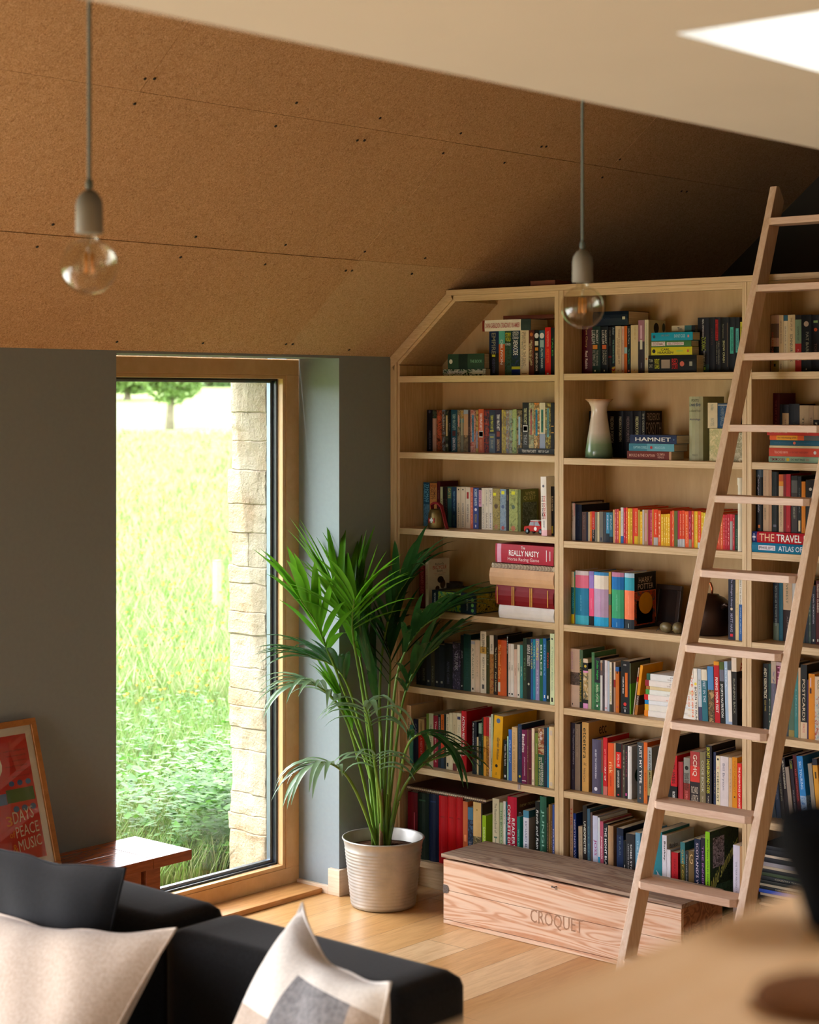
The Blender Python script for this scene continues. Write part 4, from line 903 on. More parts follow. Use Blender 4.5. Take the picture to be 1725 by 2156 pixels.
row(1,0,M1b,.10,'''
747,925,668|15141a .85:1c3a34|('NEAL STEPHENSON',.03,.36,'bbb',.16,.5),('ZODIAC',.35,.6,'9a3',.35,.55),('THE DIAMOND AGE',.6,.88,'bbb',.16,.6),('#',.9,.95,'9b3',.12,.65)
927,1018,663|121216|('CRYPTO',.2,.5,'433',.3)
1020,1109,663|161418 |('#',.04,.42,'a22',.5,.35),('INTERFACE',.05,.41,'eaa',.35,.35),('NEAL STEPHENSON',.44,.85,'776',.25,.7),('STEPHEN BURY',.44,.85,'776',.2,.35)
1111,1238,665|141210|('Neal Stephenson',.12,.38,'776',.2,.3),('SNOW CRASH',.42,.82,'bb8',.25,.4),('#',.1,.9,'654',.06,.85)
1240,1336,663|15161a|('#',.18,.66,'4a9',.55),('QUICKSILVER',.22,.62,'134',.3)
1337,1408,663|15181c|('#',.2,.64,'5aa',.65),('CONFUSION',.25,.6,'124',.35)
1418,1450,735|b8b030|('REAMDE',.1,.5,'553',.4)
''',deep=.15)
# second shelf
def vase_():
    p=onY(1262,955,S+.075); m=NM('crackle_glaze',.22,.6); v=m.coord(); s_=m.n('SeparateXYZ'); m.l(v,s_.inputs[0]); f=m.math('MULTIPLY',s_.outputs[2],4.35)
    nz=m.math('ADD',f,m.math('MULTIPLY',m.math('SUBTRACT',m.noise(v,30),.5),.06)); m.col(m.ramp(nz,[(.0,hexc('3c5440')),(.22,hexc('7d9878')),(.42,hexc('d2c8bc')),(.9,hexc('dccabb')),(.97,hexc('a8794c'))]))
    mb=MB(); prof=[(.0001,0),(.050,0),(.054,.004),(.052,.03),(.046,.07),(.039,.11),(.033,.15),(.030,.175),(.032,.195),(.040,.212),(.0525,.222),(.0535,.225),(.051,.225),(.038,.212),(.029,.193),(.027,.17),(.03,.14),(.03,.1)]
    mb.lathe(prof,40,m.m); o=mb.build('vase'); o.location=(p.x,S+.075,Z2[1]+.0005); o.scale=(1,1,1.0); tag(o,'flared cream vase with a green glazed foot on the second shelf','vase')
vase_()
M2=(1180,820,4.107)
row(1,1,M2,.15,'''
250,330,186|17151a|('THE FOURTH',.2,.6,'665',.3)
332,400,186|1a1614|('ICON',.2,.6,'665',.3)
403,482,186|16161c|('FREDERICK FORSYTH',.12,.68,'bba',.35,.6)
484,546,186|141820|('FREDERICK FORSYTH',.12,.65,'bba',.35,.6)
548,628,186|141216|('FREDERICK FORSYTH',.12,.65,'766',.3,.5)
630,702,186|141216|('FREDERICK FORSYTH',.12,.65,'cc9',.35,.5)
704,735,186|16161a|('THE ODESSA FILE',.05,.6,'998',.5)|@forsyth|black thriller paperback whose cover shows large grey capitals, second shelf, middle bay
''',deep=.118)
zb=lying(1,1,1321,1414,949.5,967.4,'6a2820 .95:b89070',[('MOULD & THE CAPTAIN',.05,.64,'c98',.35),('OLYMPIA',.68,.86,'c98',.3,.65),('READS',.7,.84,'c98',.25,.3)],'red-brown paperback at the bottom of the short stack by the vase, second shelf, middle bay',.03,.085)
zb=lying(1,1,1325,1420,933.5,949,'3a7a92 .4:5a9ab0',[('CAPTAIN CORELLI',.1,.42,'9cd',.35),('o',.45,.55,'a33',.4),('MANDOLIN',.58,.8,'9cd',.35)],'pale blue paperback in the middle of the short stack, second shelf, middle bay',.03,.09,zb=zb)
zb=lying(1,1,1327,1425,915,933,'1c2a50',[('HAMNET',.12,.88,'ddd',.45),('o',.93,.96,'468',.2)],'navy paperback with spaced white capitals topmost of the short stack, second shelf, middle bay',.03,.1,zb=zb)
row(1,1,M2,.06,'''
1116,1236,62|9a9a7c|('POETS',.04,.08,'443',.5,.5,0,1),('Lovely Birds',.1,.17,'346',.8,.5,.3,1),('a collected book',.2,.24,'665',.8,.5,0,1),('Anthology',.34,.38,'446',.8,.5,.3,1),('PRESS',.9,.93,'665',.4,.5,0,1)|H|tall thick grey-green hardback, second shelf, middle bay
''',deep=.14)
mb=MB(); p=onY(1491,966,S+.03); q=onY(1563,966,S+.03); crm=cov('~d8cca0,cbbd8c,a8a878,d8cca0')
mb.box((0,0,0),(.074,.12,.118),crm); bo=mb.build('card_box',bevel=.001); bo.location=(p.x,S+.04,Z2[1]+.0005); tag(bo,'pale cream patterned box at the ladder end, second shelf, middle bay','box')
zb=Z2[1]+.1195
row(1,1,M2,.05,'''
1276,1360,116|cfc0a0|('Hand Made',.05,.3,'998',.35),('NOTES',.6,.9,'998',.35)
1362,1450,122|1a4068 .05:cba .08:1a4068|('CHARMS MIRACLES',.1,.9,'789',.4)
''',zoff=zb-Z2[1],deep=.11)
mb=MB(); mb.box((0,0,0),(.05,.1,.105),cov('~b8b098,8a8468,d0c8b0')); bo=mb.build('card_box',bevel=.001); bo.location=(q.x-.053,S+.05,Z2[1]+.0005); tag(bo,'grey patterned small box wedged beside the upright behind the ladder, second shelf','box')
# third shelf: maps kept on their sides
M3=(1180,1020,8.214)
row(1,2,M3,.05,'''
46,94,300|c0a880|('GUIDE',.2,.5,'765',.4)
96,150,295|3a3028|('#',.05,.35,'cba',.35,.8)
152,184,300|2c2622|
186,258,322|a8a098 .02:b8b0a8|('#',.0,.35,'b88',.25,.8)
262,372,345|141c30|('TRAIL MAP',.2,.6,'235',.25)
376,448,475|5a4440|('WALKS',.1,.6,'877',.3)
450,483,478|20263c|
485,514,478|c9b894|
''',kind='paperback',dratio=1.3,maxd=.225)
row(1,2,M3,.05,'''
516,548,470|d86a18|('LANDS',.1,.9,'eb6',.3)
549,598,468|c82820 .6:1a1414|('CITY MAP',.2,.9,'caa',.3)
600,640,480|7a7464|
642,678,478|c8bc98|
680,742,470|6a6660|('#',.85,.95,'334',.4)
744,794,478|3a3c44|
796,850,485|3a88b0 .7:1a2430|('PEAK',.1,.6,'bce',.4)
852,909,485|2a6a80 .8:1c2028|('PEAK',.1,.6,'9bc',.4)
911,944,438,8|c89a68|
946,975,430|c04858|('LAKES',.1,.9,'e99',.4)
977,1012,425|d05040|('DALES',.1,.9,'eaa',.4)
1014,1044,455|e0a828|
1046,1094,400|c8c8c8 .8:2a6aa8|('THE ALPS',.1,.5,'88a',.3)
1096,1130,405|c01c40|('WEST',.1,.9,'e9a',.4)
1132,1166,400|e05020|('COAST',.1,.9,'eb9',.4)
1168,1208,415|e4b420|('MOOR',.1,.9,'fe9',.3)
1210,1250,415|caa018|('HILLS',.1,.9,'ec6',.3)
1252,1280,410|c83028|
1282,1343,412|e0481c .78:d8b018|('EXPLORER MAP',.1,.7,'eb9',.3)
1345,1380,440|b09030|
1382,1420,470|e8b810|('MULL',.1,.9,'fe9',.3)
1422,1448,440|c8c4c0|
1450,1520,438|b08868|('#',.1,.9,'c9a',.3)
1522,1556,435|a01c40|
1558,1590,440|c04060|('BLACK ISLE',.1,.9,'eab',.4)
1592,1614,430|d8902c|
1616,1690,432|e03c14 .78:b0b0b0|('EXPLORER MAP',.1,.7,'eb9',.25)
''',kind='map',dratio=1.6,maxd=.228)
M3b=(1370,1020,7.5)
row(1,2,M3b,.05,'''
122,164,410|e05c24|('FIFE',.1,.9,'eb9',.4)
166,208,470|e0b018|('MOOR',.1,.9,'fe9',.3)
210,240,470|d8a81c|('SKYE',.1,.9,'fe9',.3)
241,271,470|e8b810|('BUTE',.1,.9,'fe9',.3)
272,310,465|e4b010|('ARRAN',.1,.9,'fe9',.3)
312,340,425|d03820|
341,374,412|e86430|('AYR',.1,.9,'eb9',.4)
376,428,418|5c6830|
430,455,415|b01c48 .8:aab|
457,498,415|dc3c18 .78:b4b8bc|('EXPLORER',.1,.7,'eb9',.3)
500,542,412|e04820 .78:c0c4c8|('EXPLORER',.1,.7,'eb9',.3)
544,602,425,6|e8602c|('BEN NEVIS',.1,.9,'eb9',.3)
604,648,420|a81440 .78:9a8a6a|('TAY',.1,.7,'e9a',.3)
650,684,418|e05828|('ESK',.1,.9,'eb9',.4)
686,705,425|caa020|
706,745,425|e8bc14|('ORKNEY',.1,.9,'fe9',.3)
747,800,425|e05420 .85:ccc|('SHETLAND',.1,.8,'eb9',.3)
802,835,440|e0b41c|('UIST',.1,.9,'fe9',.3)
837,868,450|d8c83c|('RUM',.1,.9,'fe9',.3)
870,905,440|dc5020|('EIGG',.1,.9,'eb9',.3)
907,945,430|b42444|('COLL',.1,.9,'eb9',.3)
947,990,440|e4a81c|('TIREE',.1,.9,'fe9',.3)
992,1060,445|d84820|('JURA',.1,.9,'eb9',.3)
1062,1103,470|d05030|('ISLAY',.1,.9,'eb9',.3)
1105,1144,470|e06838|('GIGHA',.1,.9,'eb9',.3)
1146,1178,478|cc2c30|('MUCK',.1,.9,'eaa',.3)
1180,1212,478|c02838|('IONA',.1,.9,'eaa',.3)
1214,1254,468|b81c30|('STAFFA',.1,.9,'eaa',.3)
1256,1298,470|c83040 .2:a09898|
1300,1332,475|b82434|('ULVA',.1,.9,'eaa',.3)
1334,1392,480|1c3828|('CYCLE ROUTES',.4,.95,'687',.3)
''',kind='map',dratio=1.6,maxd=.228)
mb=MB(); tubm=plain('white_card_tube',hexc('d8d4c4'),.6,.05); mb.lathe([(.0001,0),(.0115,0),(.0115,.236),(.0135,.236),(.0135,.262),(.0001,.262)],20,tubm,smooth=False)
p=onY(1556,1158,S+.02); o=mb.build('poster_tube'); o.location=(BAY[1][1]-.0155,S+.02,Z2[2]+.0005); tag(o,'slim white card tube standing against the upright, third shelf, middle bay','tube')
# fourth shelf
M4=(1180,1180,4.107)
row(1,3,M4,.05,'''
68,102,95|cfc09a .3:1c6a78 .82:d8c820|('WIZARD',.4,.7,'3ab',.4)
104,130,97|1a7a78 .1:4a7a38 .8:7a5a30|
131,246,86|d8d0d8 .08:e87898 .32:2a88b8 .83:48c0dc|('GOBLET OF FIRE',.45,.75,'6bd',.1)|H
250,291,92|8a7ac0 .08:9a80d0 .32:f05888 .83:1c1c20|('AZKABAN',.5,.7,'e9b',.2)
293,418,98|3a88c0 .06:e4dcd0 .31:b89cc0 .83:2aa8dc|('ORDER OF THE PHOENIX',.45,.8,'c9c',.1)|H
420,440,100|b89030 .4:4a6a50 .6:8a6030|
447,550,100|b87898 .08:0c6cb4 .31:3aa070 .83:0c6cb4|('HALF BLOOD PRINCE',.4,.7,'7ca',.12),('#',.9,.98,'7bd',.05)|H
557,642,108|a8c8dc .08:30a0b8 .31:f08058 .83:2a3038|('DEATHLY HALLOWS',.4,.75,'fa8',.12),('#',.9,.98,'bcc',.05)|H@potter|orange and blue banded hardback whose black cover reads in large capitals, fourth shelf, middle bay
''',deep=.14)
# dark picture frame standing behind
mb=MB(); fr_=plain('dark_brown_frame',hexc('2a1a12'),.4,.15); 
for a_,b_ in (((0,0,0),(.125,.014,.018)),((0,0,.142),(.125,.014,.16)),((0,0,.018),(.018,.014,.142)),((.107,0,.018),(.125,.014,.142))): mb.box(a_,b_,fr_)
fo=mb.build('picture_frame',bevel=.0015); p=onY(1386,1310,S+.2); fo.location=(p.x-.02,S+.19,Z2[3]+.001); fo.rotation_euler=(math.radians(-9),0,math.radians(-8)); tag(fo,'small dark brown picture frame leaning at the back of the fourth shelf, middle bay','picture frame')
mb=MB(); mb.box((.0185,.005,.0185),(.1065,.009,.1415),plain('dark_print',hexc('1c1412'),.3,.2)); o=mb.build('picture'); o.parent=fo
# two small shells/pods with wire feet
shm=plain('olive_brown_pod',hexc('6e6040'),.4,.3,60); wir=plain('dark_wire',hexc('1c1814'),.4,.1,metal=.6)
for (px_,py_,rz,sc_,lb) in ((1402,1312,-.5,(.036,.019,.019),'brown carved pod ornament nearest the banded hardbacks, fourth shelf'),(1428,1315,-.9,(.040,.021,.019),'olive pod ornament with a pale tip beside the ladder rail, fourth shelf')):
    p=onY(px_,py_,S+.05); mb=MB(); prof=[(.0001,-1)]+[(math.sin(math.pi*q/12)*(1-.35*math.cos(math.pi*q/12)*.6),-math.cos(math.pi*q/12)) for q in range(1,12)]+[(.0001,1)]
    mb.lathe([(r*sc_[1],z*sc_[0]) for r,z in prof],20,shm,M=Matrix.Rotation(math.pi/2,4,'Y')); o=mb.build('pod_ornament'); o.location=(p.x,S+.05,Z2[3]+sc_[1]+.001); o.rotation_euler=(0,0,rz); tag(o,lb,'ornament','pod ornaments on the fourth shelf')
    mb=MB(); 
    for s_ in (-1,1): mb.tube([(-sc_[0]*.8,s_*.006,-.004),(-sc_[0]*1.15,s_*.012,-sc_[1]*.7),(-sc_[0]*1.3,s_*.014,-sc_[1]+.001),(-sc_[0]*.9,s_*.02,-sc_[1]+.001)],.0012,wir,6)
    c=mb.build('wire_foot'); c.parent=o
# big dark copper jug
cop=plain('dark_copper',hexc('3c2a22'),.38,.3,12,metal=.75); mb=MB(); p=onY(1492,1336,S+.11)
mb.lathe([(.0001,0),(.068,0),(.074,.006),(.084,.05),(.086,.085),(.078,.115),(.055,.136),(.038,.142),(.036,.147),(.0001,.150)],40,cop); ju=mb.build('copper_jug'); ju.location=(p.x,S+.115,Z2[3]+.0005); tag(ju,'large dark copper lidded jug standing behind the ladder on the fourth shelf','jug')
mb=MB(); mb.tube([(-.018,0,.145),(-.02,0,.17),(-.008,0,.188),(.008,0,.188),(.018,0,.17),(.016,0,.145)],.0045,plain('bright_copper',hexc('a85c38'),.3,.1,metal=.8),8); o=mb.build('handle'); o.parent=ju
mb=MB(); mb.tube([(.07,0,.10),(.098,0,.118),(.112,0,.112)],[.012,.008,.006],cop,10); o=mb.build('spout'); o.parent=ju; ju.rotation_euler=(0,0,math.radians(-20))
row(1,3,M4,.03,'''
1454,1514,118|1c1c2c|('The Midnight Library',.06,.5,'99b',.3,.5,.2),('o',.5,.56,'cba',.35),('MATT HAIG',.6,.88,'99b',.35),('#',.91,.95,'c23',.4)
1516,1545,160|cdb98c|('TALES',.2,.6,'a96',.3)
1547,1574,125|d8d4cc .45:2a5a9c|('WHERE THE SHORE',.02,.45,'665',.4),('DAVID ALMOND',.5,.9,'9bd',.3)
''',deep=.14)
# fifth shelf
M5=(1180,1340,7.841)
row(1,4,M5,.045,'''
132,305,192|cbb4a0 .4:~4a4038,6a5a50,2c2620 .62:cdb8a4|('RIVER RUNS',.05,.35,'b9a',.18,.25),('#',.93,.96,'333',.08,.3)|H
308,374,218|4a6a50 .3:1c2a1c|('WILLIAM FIENNES',.15,.9,'a93',.4)|H
378,458,366|dccbb0 .08:222 .24:d9c .28:~d8ccb0,b89a5a,3a5a5a .82:222 .9:d9c|('o',.1,.2,'cb4',.5),('Roger',.72,.8,'333',.6,.5,.2,1)
461,515,538|b4a888|
520,566,262|4a7a50|('THE',.02,.06,'243',.5)
568,660,345|20202a .48:~1c4a30,2a6a40,3a8a50|('Zodiac Heights',.05,.42,'3b5',.45,.5,.2),('REBEL VOICE',.52,.85,'cdb',.35),('#',.9,.94,'ccc',.25)
662,698,395|b0a494 .05:655 .3:ccc|('#',.04,.2,'a75',.4)
699,732,395|4a444a|('#',.3,.7,'323',.4)
735,782,395|d2ccd4|('COLD HANDS',.1,.6,'aab',.3),('o',.92,.96,'c88',.6)
784,812,408|a8b4c8|
814,852,425|d8d0c0 .85:443|('A WALK IN TIME',.1,.8,'bb6',.45)
854,882,435|3a2c24|
884,912,425|c8b4a4 .35:8a1c20 .5:a08070|
914,972,500|2a5a9a .1:c06820|('#',.1,.15,'321',.4),('o',.85,.9,'a45',.4)
''',maxd=.2)
row(1,4,M5,.045,'''
1002,1146,400|18181c|('DVD',.06,.09,'ccc',.3,.5,0,1),('#',.22,.68,'c8641c',.3,.65),('COMPLETE SERIES',.3,.62,'ddd',.14,.28),('o',.78,.86,'c33',.35),('UNIVERSAL',.88,.9,'bbb',.35,.5,0,1),('#',.92,.97,'ccc',.12)
1148,1164,445|586048 .4:6a3|
''',kind='case',deep=.135)
row(1,4,M5,.045,'''
1290,1308,510,-110|b4a090 .2:a22 .3:b4a090||thin pale book slanting beside the yellow one, fifth shelf, middle bay
1326,1370,470,-118|dc9418 .6:4a3020 .8:a86a28|('THE DOG',.62,.8,'ccc',.5)|@none|yellow and brown paperback slanting before the white stack, fifth shelf, middle bay
''',deep=.14)
ys=[(1,1495,1508.5,'e88a20','e8e4e0','orange'),(2,1482,1494.5,'e0a820','e4e2dc','yellow'),(3,1473,1481.5,'1c80c0','dde2e8','blue'),(4,1461,1472.5,'c81c20','e6dedc','red'),(5,1450,1460.5,'4a9a48','dfe4e2','green'),(6,1443,1449.5,'a86a30','d8c8a0','tan'),(7,1430,1442.5,'9a2838','e4dfdc','maroon'),(8,1416,1429.5,'285a48','dfe2e4','dark green')]
zb=None
for i,(n,y0,y1,cap,bdy,cn) in enumerate(ys):
    x0=1357+[0,1,1,0,3,4,2,5][i]
    tx=[('A WAINWRIGHT',.5,.78,'556',.25,.68),('THE WESTERN FELLS',.44,.86,'a99' if i!=3 else 'd86',.22,.3)] if n!=6 else []
    zb=lying(1,4,x0,1463,y0,y1,f'{cap} .08:{bdy}',tx,f'white book with {cn} spine end in the walking guide stack, fifth shelf',.05,.12,zb=zb,group='white walking guides stacked on the fifth shelf')
M5b=(1170,1330,4.0116)
row(1,4,M5b,.05,'''
1108,1135,330,14|ded2c0|('RUN',.5,.7,'d75',.4)
1137,1163,312,16|e2dcd0 .2:e8c8b0|('LIVE TO RUN',.1,.9,'d64',.5)
1165,1196,310,14|e2ded6|('o',.25,.32,'dc4',.7),('BORN TO RUN',.34,.95,'222',.55)
1198,1228,312,16|b4c0cc .7:446|('HILL',.2,.5,'899',.4)
1230,1278,318,14|d8d0bc .2:2a6878|('FEET IN THE',.22,.6,'bcd',.45)
1282,1332,292,16|4a80b8 .4:~8a6a40,2a2a20,b09060|
1336,1380,250,15|d89018 .06:b01420|('FIXING YOUR FEET',.25,.8,'eee',.45)|@none|red paperback with white lettering slanting among the running books, fifth shelf, middle bay
1383,1420,255,15|4a5a20 .12:667 .3:181818|('SPORTS NUTRITION',.34,.86,'ddd',.5)
1424,1452,250,16|98b0cc|('ULTRA',.1,.4,'cde',.4)
1454,1484,325,12|dcd6d0 .9:9ac|
1486,1528,218,10|d8c8b8 .2:1c1614|('RUNNING BACK',.3,.8,'887',.4)|@dan|black and cream paperback slanting against the far upright, fifth shelf, middle bay
''',deep=.15)
# sixth shelf
M6=(1180,1500,7.841)
row(1,5,M6,.045,'''
152,241,165|2c2634|('The Poppyhead Furniture',.08,.62,'889',.35,.6,.2),('MAKERS',.7,.85,'556',.2)
244,330,185|8a7c6c|('Furniture Today',.08,.5,'a98',.4)|H
332,360,190|1c1414|
362,470,160|c89c58|('etcetera',.08,.52,'332',.5,.4),('Ic',.58,.62,'332',.4,.5,0,1),('Nina Cart',.66,.86,'654',.3,.4)|@etc|tan paperback with large black letters and etc on its cover, sixth shelf, middle bay
527,676,438|54506a|('100 BEST TINY INTERIOR IDEAS',.18,.72,'dde',.16,.5),('o',.87,.95,'dde',.35)|H
678,708,450|7a4a3c .6:465|
710,779,412|c01c28 .85:c8706a|('LEFT HANDED',.2,.5,'e99',.25),('ART OF',.5,.75,'eee',.3)
790,886,500|dc5420|('risk',.36,.58,'eb8',.6),('DAN GARDNER',.62,.82,'821',.2)
888,916,505|c0906a|
919,1006,508|1c2020 .16:d82018 .46:161a1a|('THE',.2,.25,'eee',.4,.5,0,1),('GIFT',.26,.31,'eee',.5,.5,0,1),('OF',.32,.36,'eee',.2,.5,0,1),('FEAR',.38,.43,'eee',.5,.5,0,1),('GAVIN DE BECKER',.5,.82,'ddd',.35),('#',.94,.97,'b23',.3)
1009,1028,515|4a1c20|
1030,1072,530|4a4638|('MIND',.1,.8,'887',.4)
1074,1108,535|2c2428|('TRICKS',.1,.6,'a56',.4),('#',.9,.95,'d5a',.7)
1115,1182,552|d8d8d8|('o',.08,.11,'aaa',.3)|H@tree
''',maxd=.2)
row(1,5,M6,.02,'''
1272,1376,490|3a4248|('JUST MY TYPE',.05,.68,'eee',.5,.5,-.1),('SIMON GARFIELD',.72,.85,'bbb',.25),('o',.9,.95,'c86',.2)
1379,1440,490|d0601c .4:c86a28|('FONTS',.5,.8,'a41',.3)
1442,1512,572|98a0a4 .4:9a9060 .85:222|('A RACE FOR MADNESS',.05,.72,'111',.4,.55,.3)
''',deep=.2)
M6b=(1400,1520,8.625)
row(1,5,M6b,.04,'''
40,110,290|15161a|('ATLAS',.3,.6,'445',.4)
112,222,600|c01824 .6:161616|('DARK WEBS',.05,.55,'211',.5),('ROBERT',.7,.9,'ddd',.4)
''',deep=.2)
row(1,5,M6b,.05,'''
224,334,715|b8404a|('SPINE',.9,.95,'944',.3)|H
346,458,645|8a8a84 .5:8a3028|('o',.12,.28,'222',.6),('BLIND',.3,.42,'222',.7,.5,0,1),('MANS',.43,.53,'222',.7,.5,0,1),('BLUFF',.54,.63,'222',.7,.5,0,1),('SUBMARINE',.65,.95,'c66',.4)
464,636,530|a03838 .25:c83830 .52:2c2428|('GCHQ',.05,.42,'dcb',.5),('RICHARD',.6,.72,'cba',.7,.5,0,1),('ALDRICH',.74,.86,'cba',.7,.5,0,1)
640,746,545|7a7050|('CODE BOOK',.14,.68,'bba',.4),('SIMON SINGH',.74,.96,'a98',.3)
752,856,420|201a20|('SECRET UNDERGROUND CITIES',.03,.72,'cc3',.5,.4),('N J McCAMLEY',.76,.97,'bba',.25,.4)|@seccover|black paperback with tall yellow lettering, sixth shelf, middle bay
888,930,545|283050|('SECRET',.3,.7,'876',.4)
932,1006,612|ddd2b0|('o',.03,.09,'333',.5),('CHECKLIST',.28,.8,'443',.5),('THE',.18,.23,'c77',.5)
1008,1160,620|d0c8cc|('Bill Bryson',.12,.58,'889',.35,.4)
1162,1226,645|c4a480|('NOTES',.2,.6,'987',.3)
1228,1318,640|cc8410|('YOU CANNOT',.05,.6,'a61',.4),('o',.64,.7,'321',.3)
1320,1398,748|d02418|('THE ADVANTAGE OF ANXIETY IN',.07,.95,'edc',.4)
''',maxd=.18)
# bottom shelf
M7=(1180,1670,7.841)
row(1,6,M7,.035,'''
158,214,60|b89a7c|('THIS',.1,.3,'b54',.5),('STORY',.33,.6,'876',.4)
216,262,330,10|1c3a88|('MEETINGS WITH ME',.08,.8,'ccd',.5)
300,366,545,12|b09c80|('TALES OF THE',.1,.8,'987',.4)
370,438,200,16|241c18|('UNEXPECTED',.18,.55,'ddc',.5)
446,492,255,12|3a5a70|('GLEN',.2,.6,'688',.4)
498,530,315,12|5c4a48|
535,618,368,10|c4c8e0|('JOSS',.3,.5,'a48',.6)
622,654,400,10|d4dce4 .5:4ac|('COPPER',.5,.9,'28c',.6)
656,712,460,10|b45068|('patagonia',.2,.5,'edd',.5,.5,.2)
716,786,500,10|202428|('THE MONT BLANC MASSIF',.05,.9,'eee',.5)
790,878,532,6|b08c68|('WALKS',.6,.9,'a87',.3)|H
''',maxd=.22)
row(1,6,M7,.035,'''
932,1042,570|182238 .1:1c2c50|('TRAIL',.1,.4,'567',.3)
1044,1080,780|1c2024|('Remote Highlands',.4,.95,'eee',.6)
1083,1232,660|2c2a2c|('SOME STORIES',.15,.7,'ddd',.2,.6),('LESSONS FROM THE EDGE',.15,.85,'bbb',.12,.3)
1242,1322,650|6a9cb8|('THE LAKES',.1,.5,'bde',.3)
''',maxd=.22)
M7b=(1370,1700,7.5)
row(1,6,M7b,.03,'''
-30,58,400|90a4a8|
60,182,370|30808c .55:2aa0b4|('Adventure',.5,.95,'ccd',.4,.5,.3)
185,258,435,4|dcd8e0|('Banksy.',.08,.35,'222',.5)|@banksy|white hardback with black cover lettering behind the ladder, bottom shelf, middle bay
262,318,662|dcd6dc|('street',.5,.8,'222',.5)
332,436,702,5|b41c24|('SEARCHING THE',.1,.75,'812',.3)
472,545,545,6|3a7478 .3:4a4a20|('QUIET COUNTRY',.1,.8,'b93',.4)
547,600,685,6|2c3030|('Gamekeeper',.05,.6,'aaa',.4)
602,688,680,4|6a5430|('G',.05,.2,'ca7',.6,.5,0,1)
692,790,492,8|1a2440|("SCOTLAND'S WINTER",.05,.8,'cbc',.4)
794,860,478,8|241a2c|('THE INNER',.1,.6,'96a',.4)
''',maxd=.2)
row(1,6,M7b,.02,'''
865,938,380,7|84c01c|('Alex Tyers WILD SWIMMING GUIDE',.08,.9,'452',.4)|@wild|dark green swimming guide with a lime spine, bottom shelf, middle bay
1306,1412,590|ccc8dc|('THE YEAR AROUND THE PARTY',.2,.75,'889',.25)
1414,1455,610|b48c64|('#',.5,.9,'c98',.3)
''',deep=.2)
# ================================================================ LADDER BAY (only its window-side part is in the picture)
N1=(1560,580,9.8)
row(2,0,N1,.13,'''
262,330,1300|141620|('#',.8,.9,'a73',.3)
332,388,1280|3a1c2c|('#',.8,.9,'a73',.3)
390,494,830|cbb094|('MURDER BY',.3,.9,'a54',.35)
496,690,825|b89880 .15:6a5448 .4:b08c78 .55:221 .8:873|('#',.85,.9,'222',.2)
692,780,822|ccb890 .34:1c3028|('CLOCK',.38,.6,'455',.4)
782,884,820|ccb888|('MISS JEAN BRODIE',.1,.5,'876',.3),('CLASSIC',.85,.95,'443',.3)
886,972,822|2a5a6a .1:c8b890|('BIRDS EGG',.2,.7,'987',.3)
974,1126,815|c8b082|('THE LIFE OF',.05,.28,'765',.25),('SCHINDLER S ARK',.34,.82,'344',.35)
1128,1254,820|1a1414 .08:7a9478 .5:a82014|('SHAPE OF',.2,.45,'554',.25),('KEEN',.6,.8,'d88',.25)
1257,1462,815|16181c|('o',.12,.2,'cba',.5),('PAT BARKER',.3,.8,'998',.28,.6),('#',.94,.96,'ba9',.1)
1464,1640,815|141418|('#',.1,.14,'8a6',.5),('o',.2,.32,'c52',.4),('TOBY',.5,.7,'544',.3)
1642,1800,830|20242c|('REGENERATION',.2,.8,'887',.3)
''',deep=.115)
N2=(1560,780,9.8)
row(2,1,N2,.15,'''
580,718,470|4a1220|('THE LIFE OF KIPPER',.1,.6,'844',.3)|H
724,742,480|2a2038|
745,804,672|1a1214 .02:7a2018|('DARK STAR',.1,.7,'a76',.35)
806,858,700|20242a|
860,994,705|16161c .15:b89c70|('THINNER',.25,.6,'765',.2)
996,1214,690|121016|('LITTLE',.3,.5,'332',.2)
1217,1410,722|b49c78|('TIM W',.2,.65,'443',.2,.4)
1412,1500,725|a89070|('THE RAIN',.2,.6,'654',.25)
1502,1620,728|b49c78 .25:181414|('FISH',.3,.6,'ccb',.4)
1622,1760,735|c0aa84|('HARBOUR',.3,.7,'443',.3)
''',deep=.115)
zb=None
for (x0,y0,y1,sp,tx,lb) in ((1619,960.8,975,'8aa890',[('TIM MOORE',.03,.3,'722',.55),('o',.33,.38,'ca2',.6),('DO NOT PASS',.41,.66,'233',.35),('GO',.68,.74,'a44',.3)],'pale green paperback with maroon lettering'),
  (1619.6,943,960.4,'c8a890 .0:c84830',[('TEACHER MAN',.1,.35,'ea9',.3),('A SECRET HISTORY',.38,.72,'933',.2),('o',.82,.87,'ccc',.4)],'red paperback above the pale green one'),
  (1620.5,938,942.7,'cbbb98',[],'thin cream paperback'),
  (1622,927,937.8,'12506c',[('THE ROAD LESS',.07,.4,'468',.2),('o',.42,.5,'c65',.6),('TRAVELLED',.52,.75,'468',.2)],'blue paperback with a red dot'),
  (1621,917,926.8,'d85a20 .13:e0981c .52:d85a20 .64:555',[('the real meaning of life',.15,.5,'842',.5)],'orange and yellow paperback'),
  (1615.5,901.5,916.7,'b42818',[('HOW TO SPEAK WHALE',.04,.36,'dba',.35),('TOM MUSTILL',.42,.62,'b65',.25),('o',.7,.75,'dba',.3)],'bright red paperback topmost')):
    zb=lying(2,1,x0,1735,y0,y1,sp,tx,lb+' in the front stack, second shelf, ladder bay',.03,.115,zb=zb,group='books stacked at the front of the second shelf, ladder bay')
N3=(1560,960,8.98)
zb=lying(2,2,1581,1745,1141.5,1166,'0c7098',[('#',.09,.31,'dde',.5),("PHILIP'S",.1,.3,'667',.35),('ATLAS OF THE',.35,.8,'cde',.55)],'wide blue atlas lying at the bottom of the pile, third shelf, ladder bay',.004,.24,True)
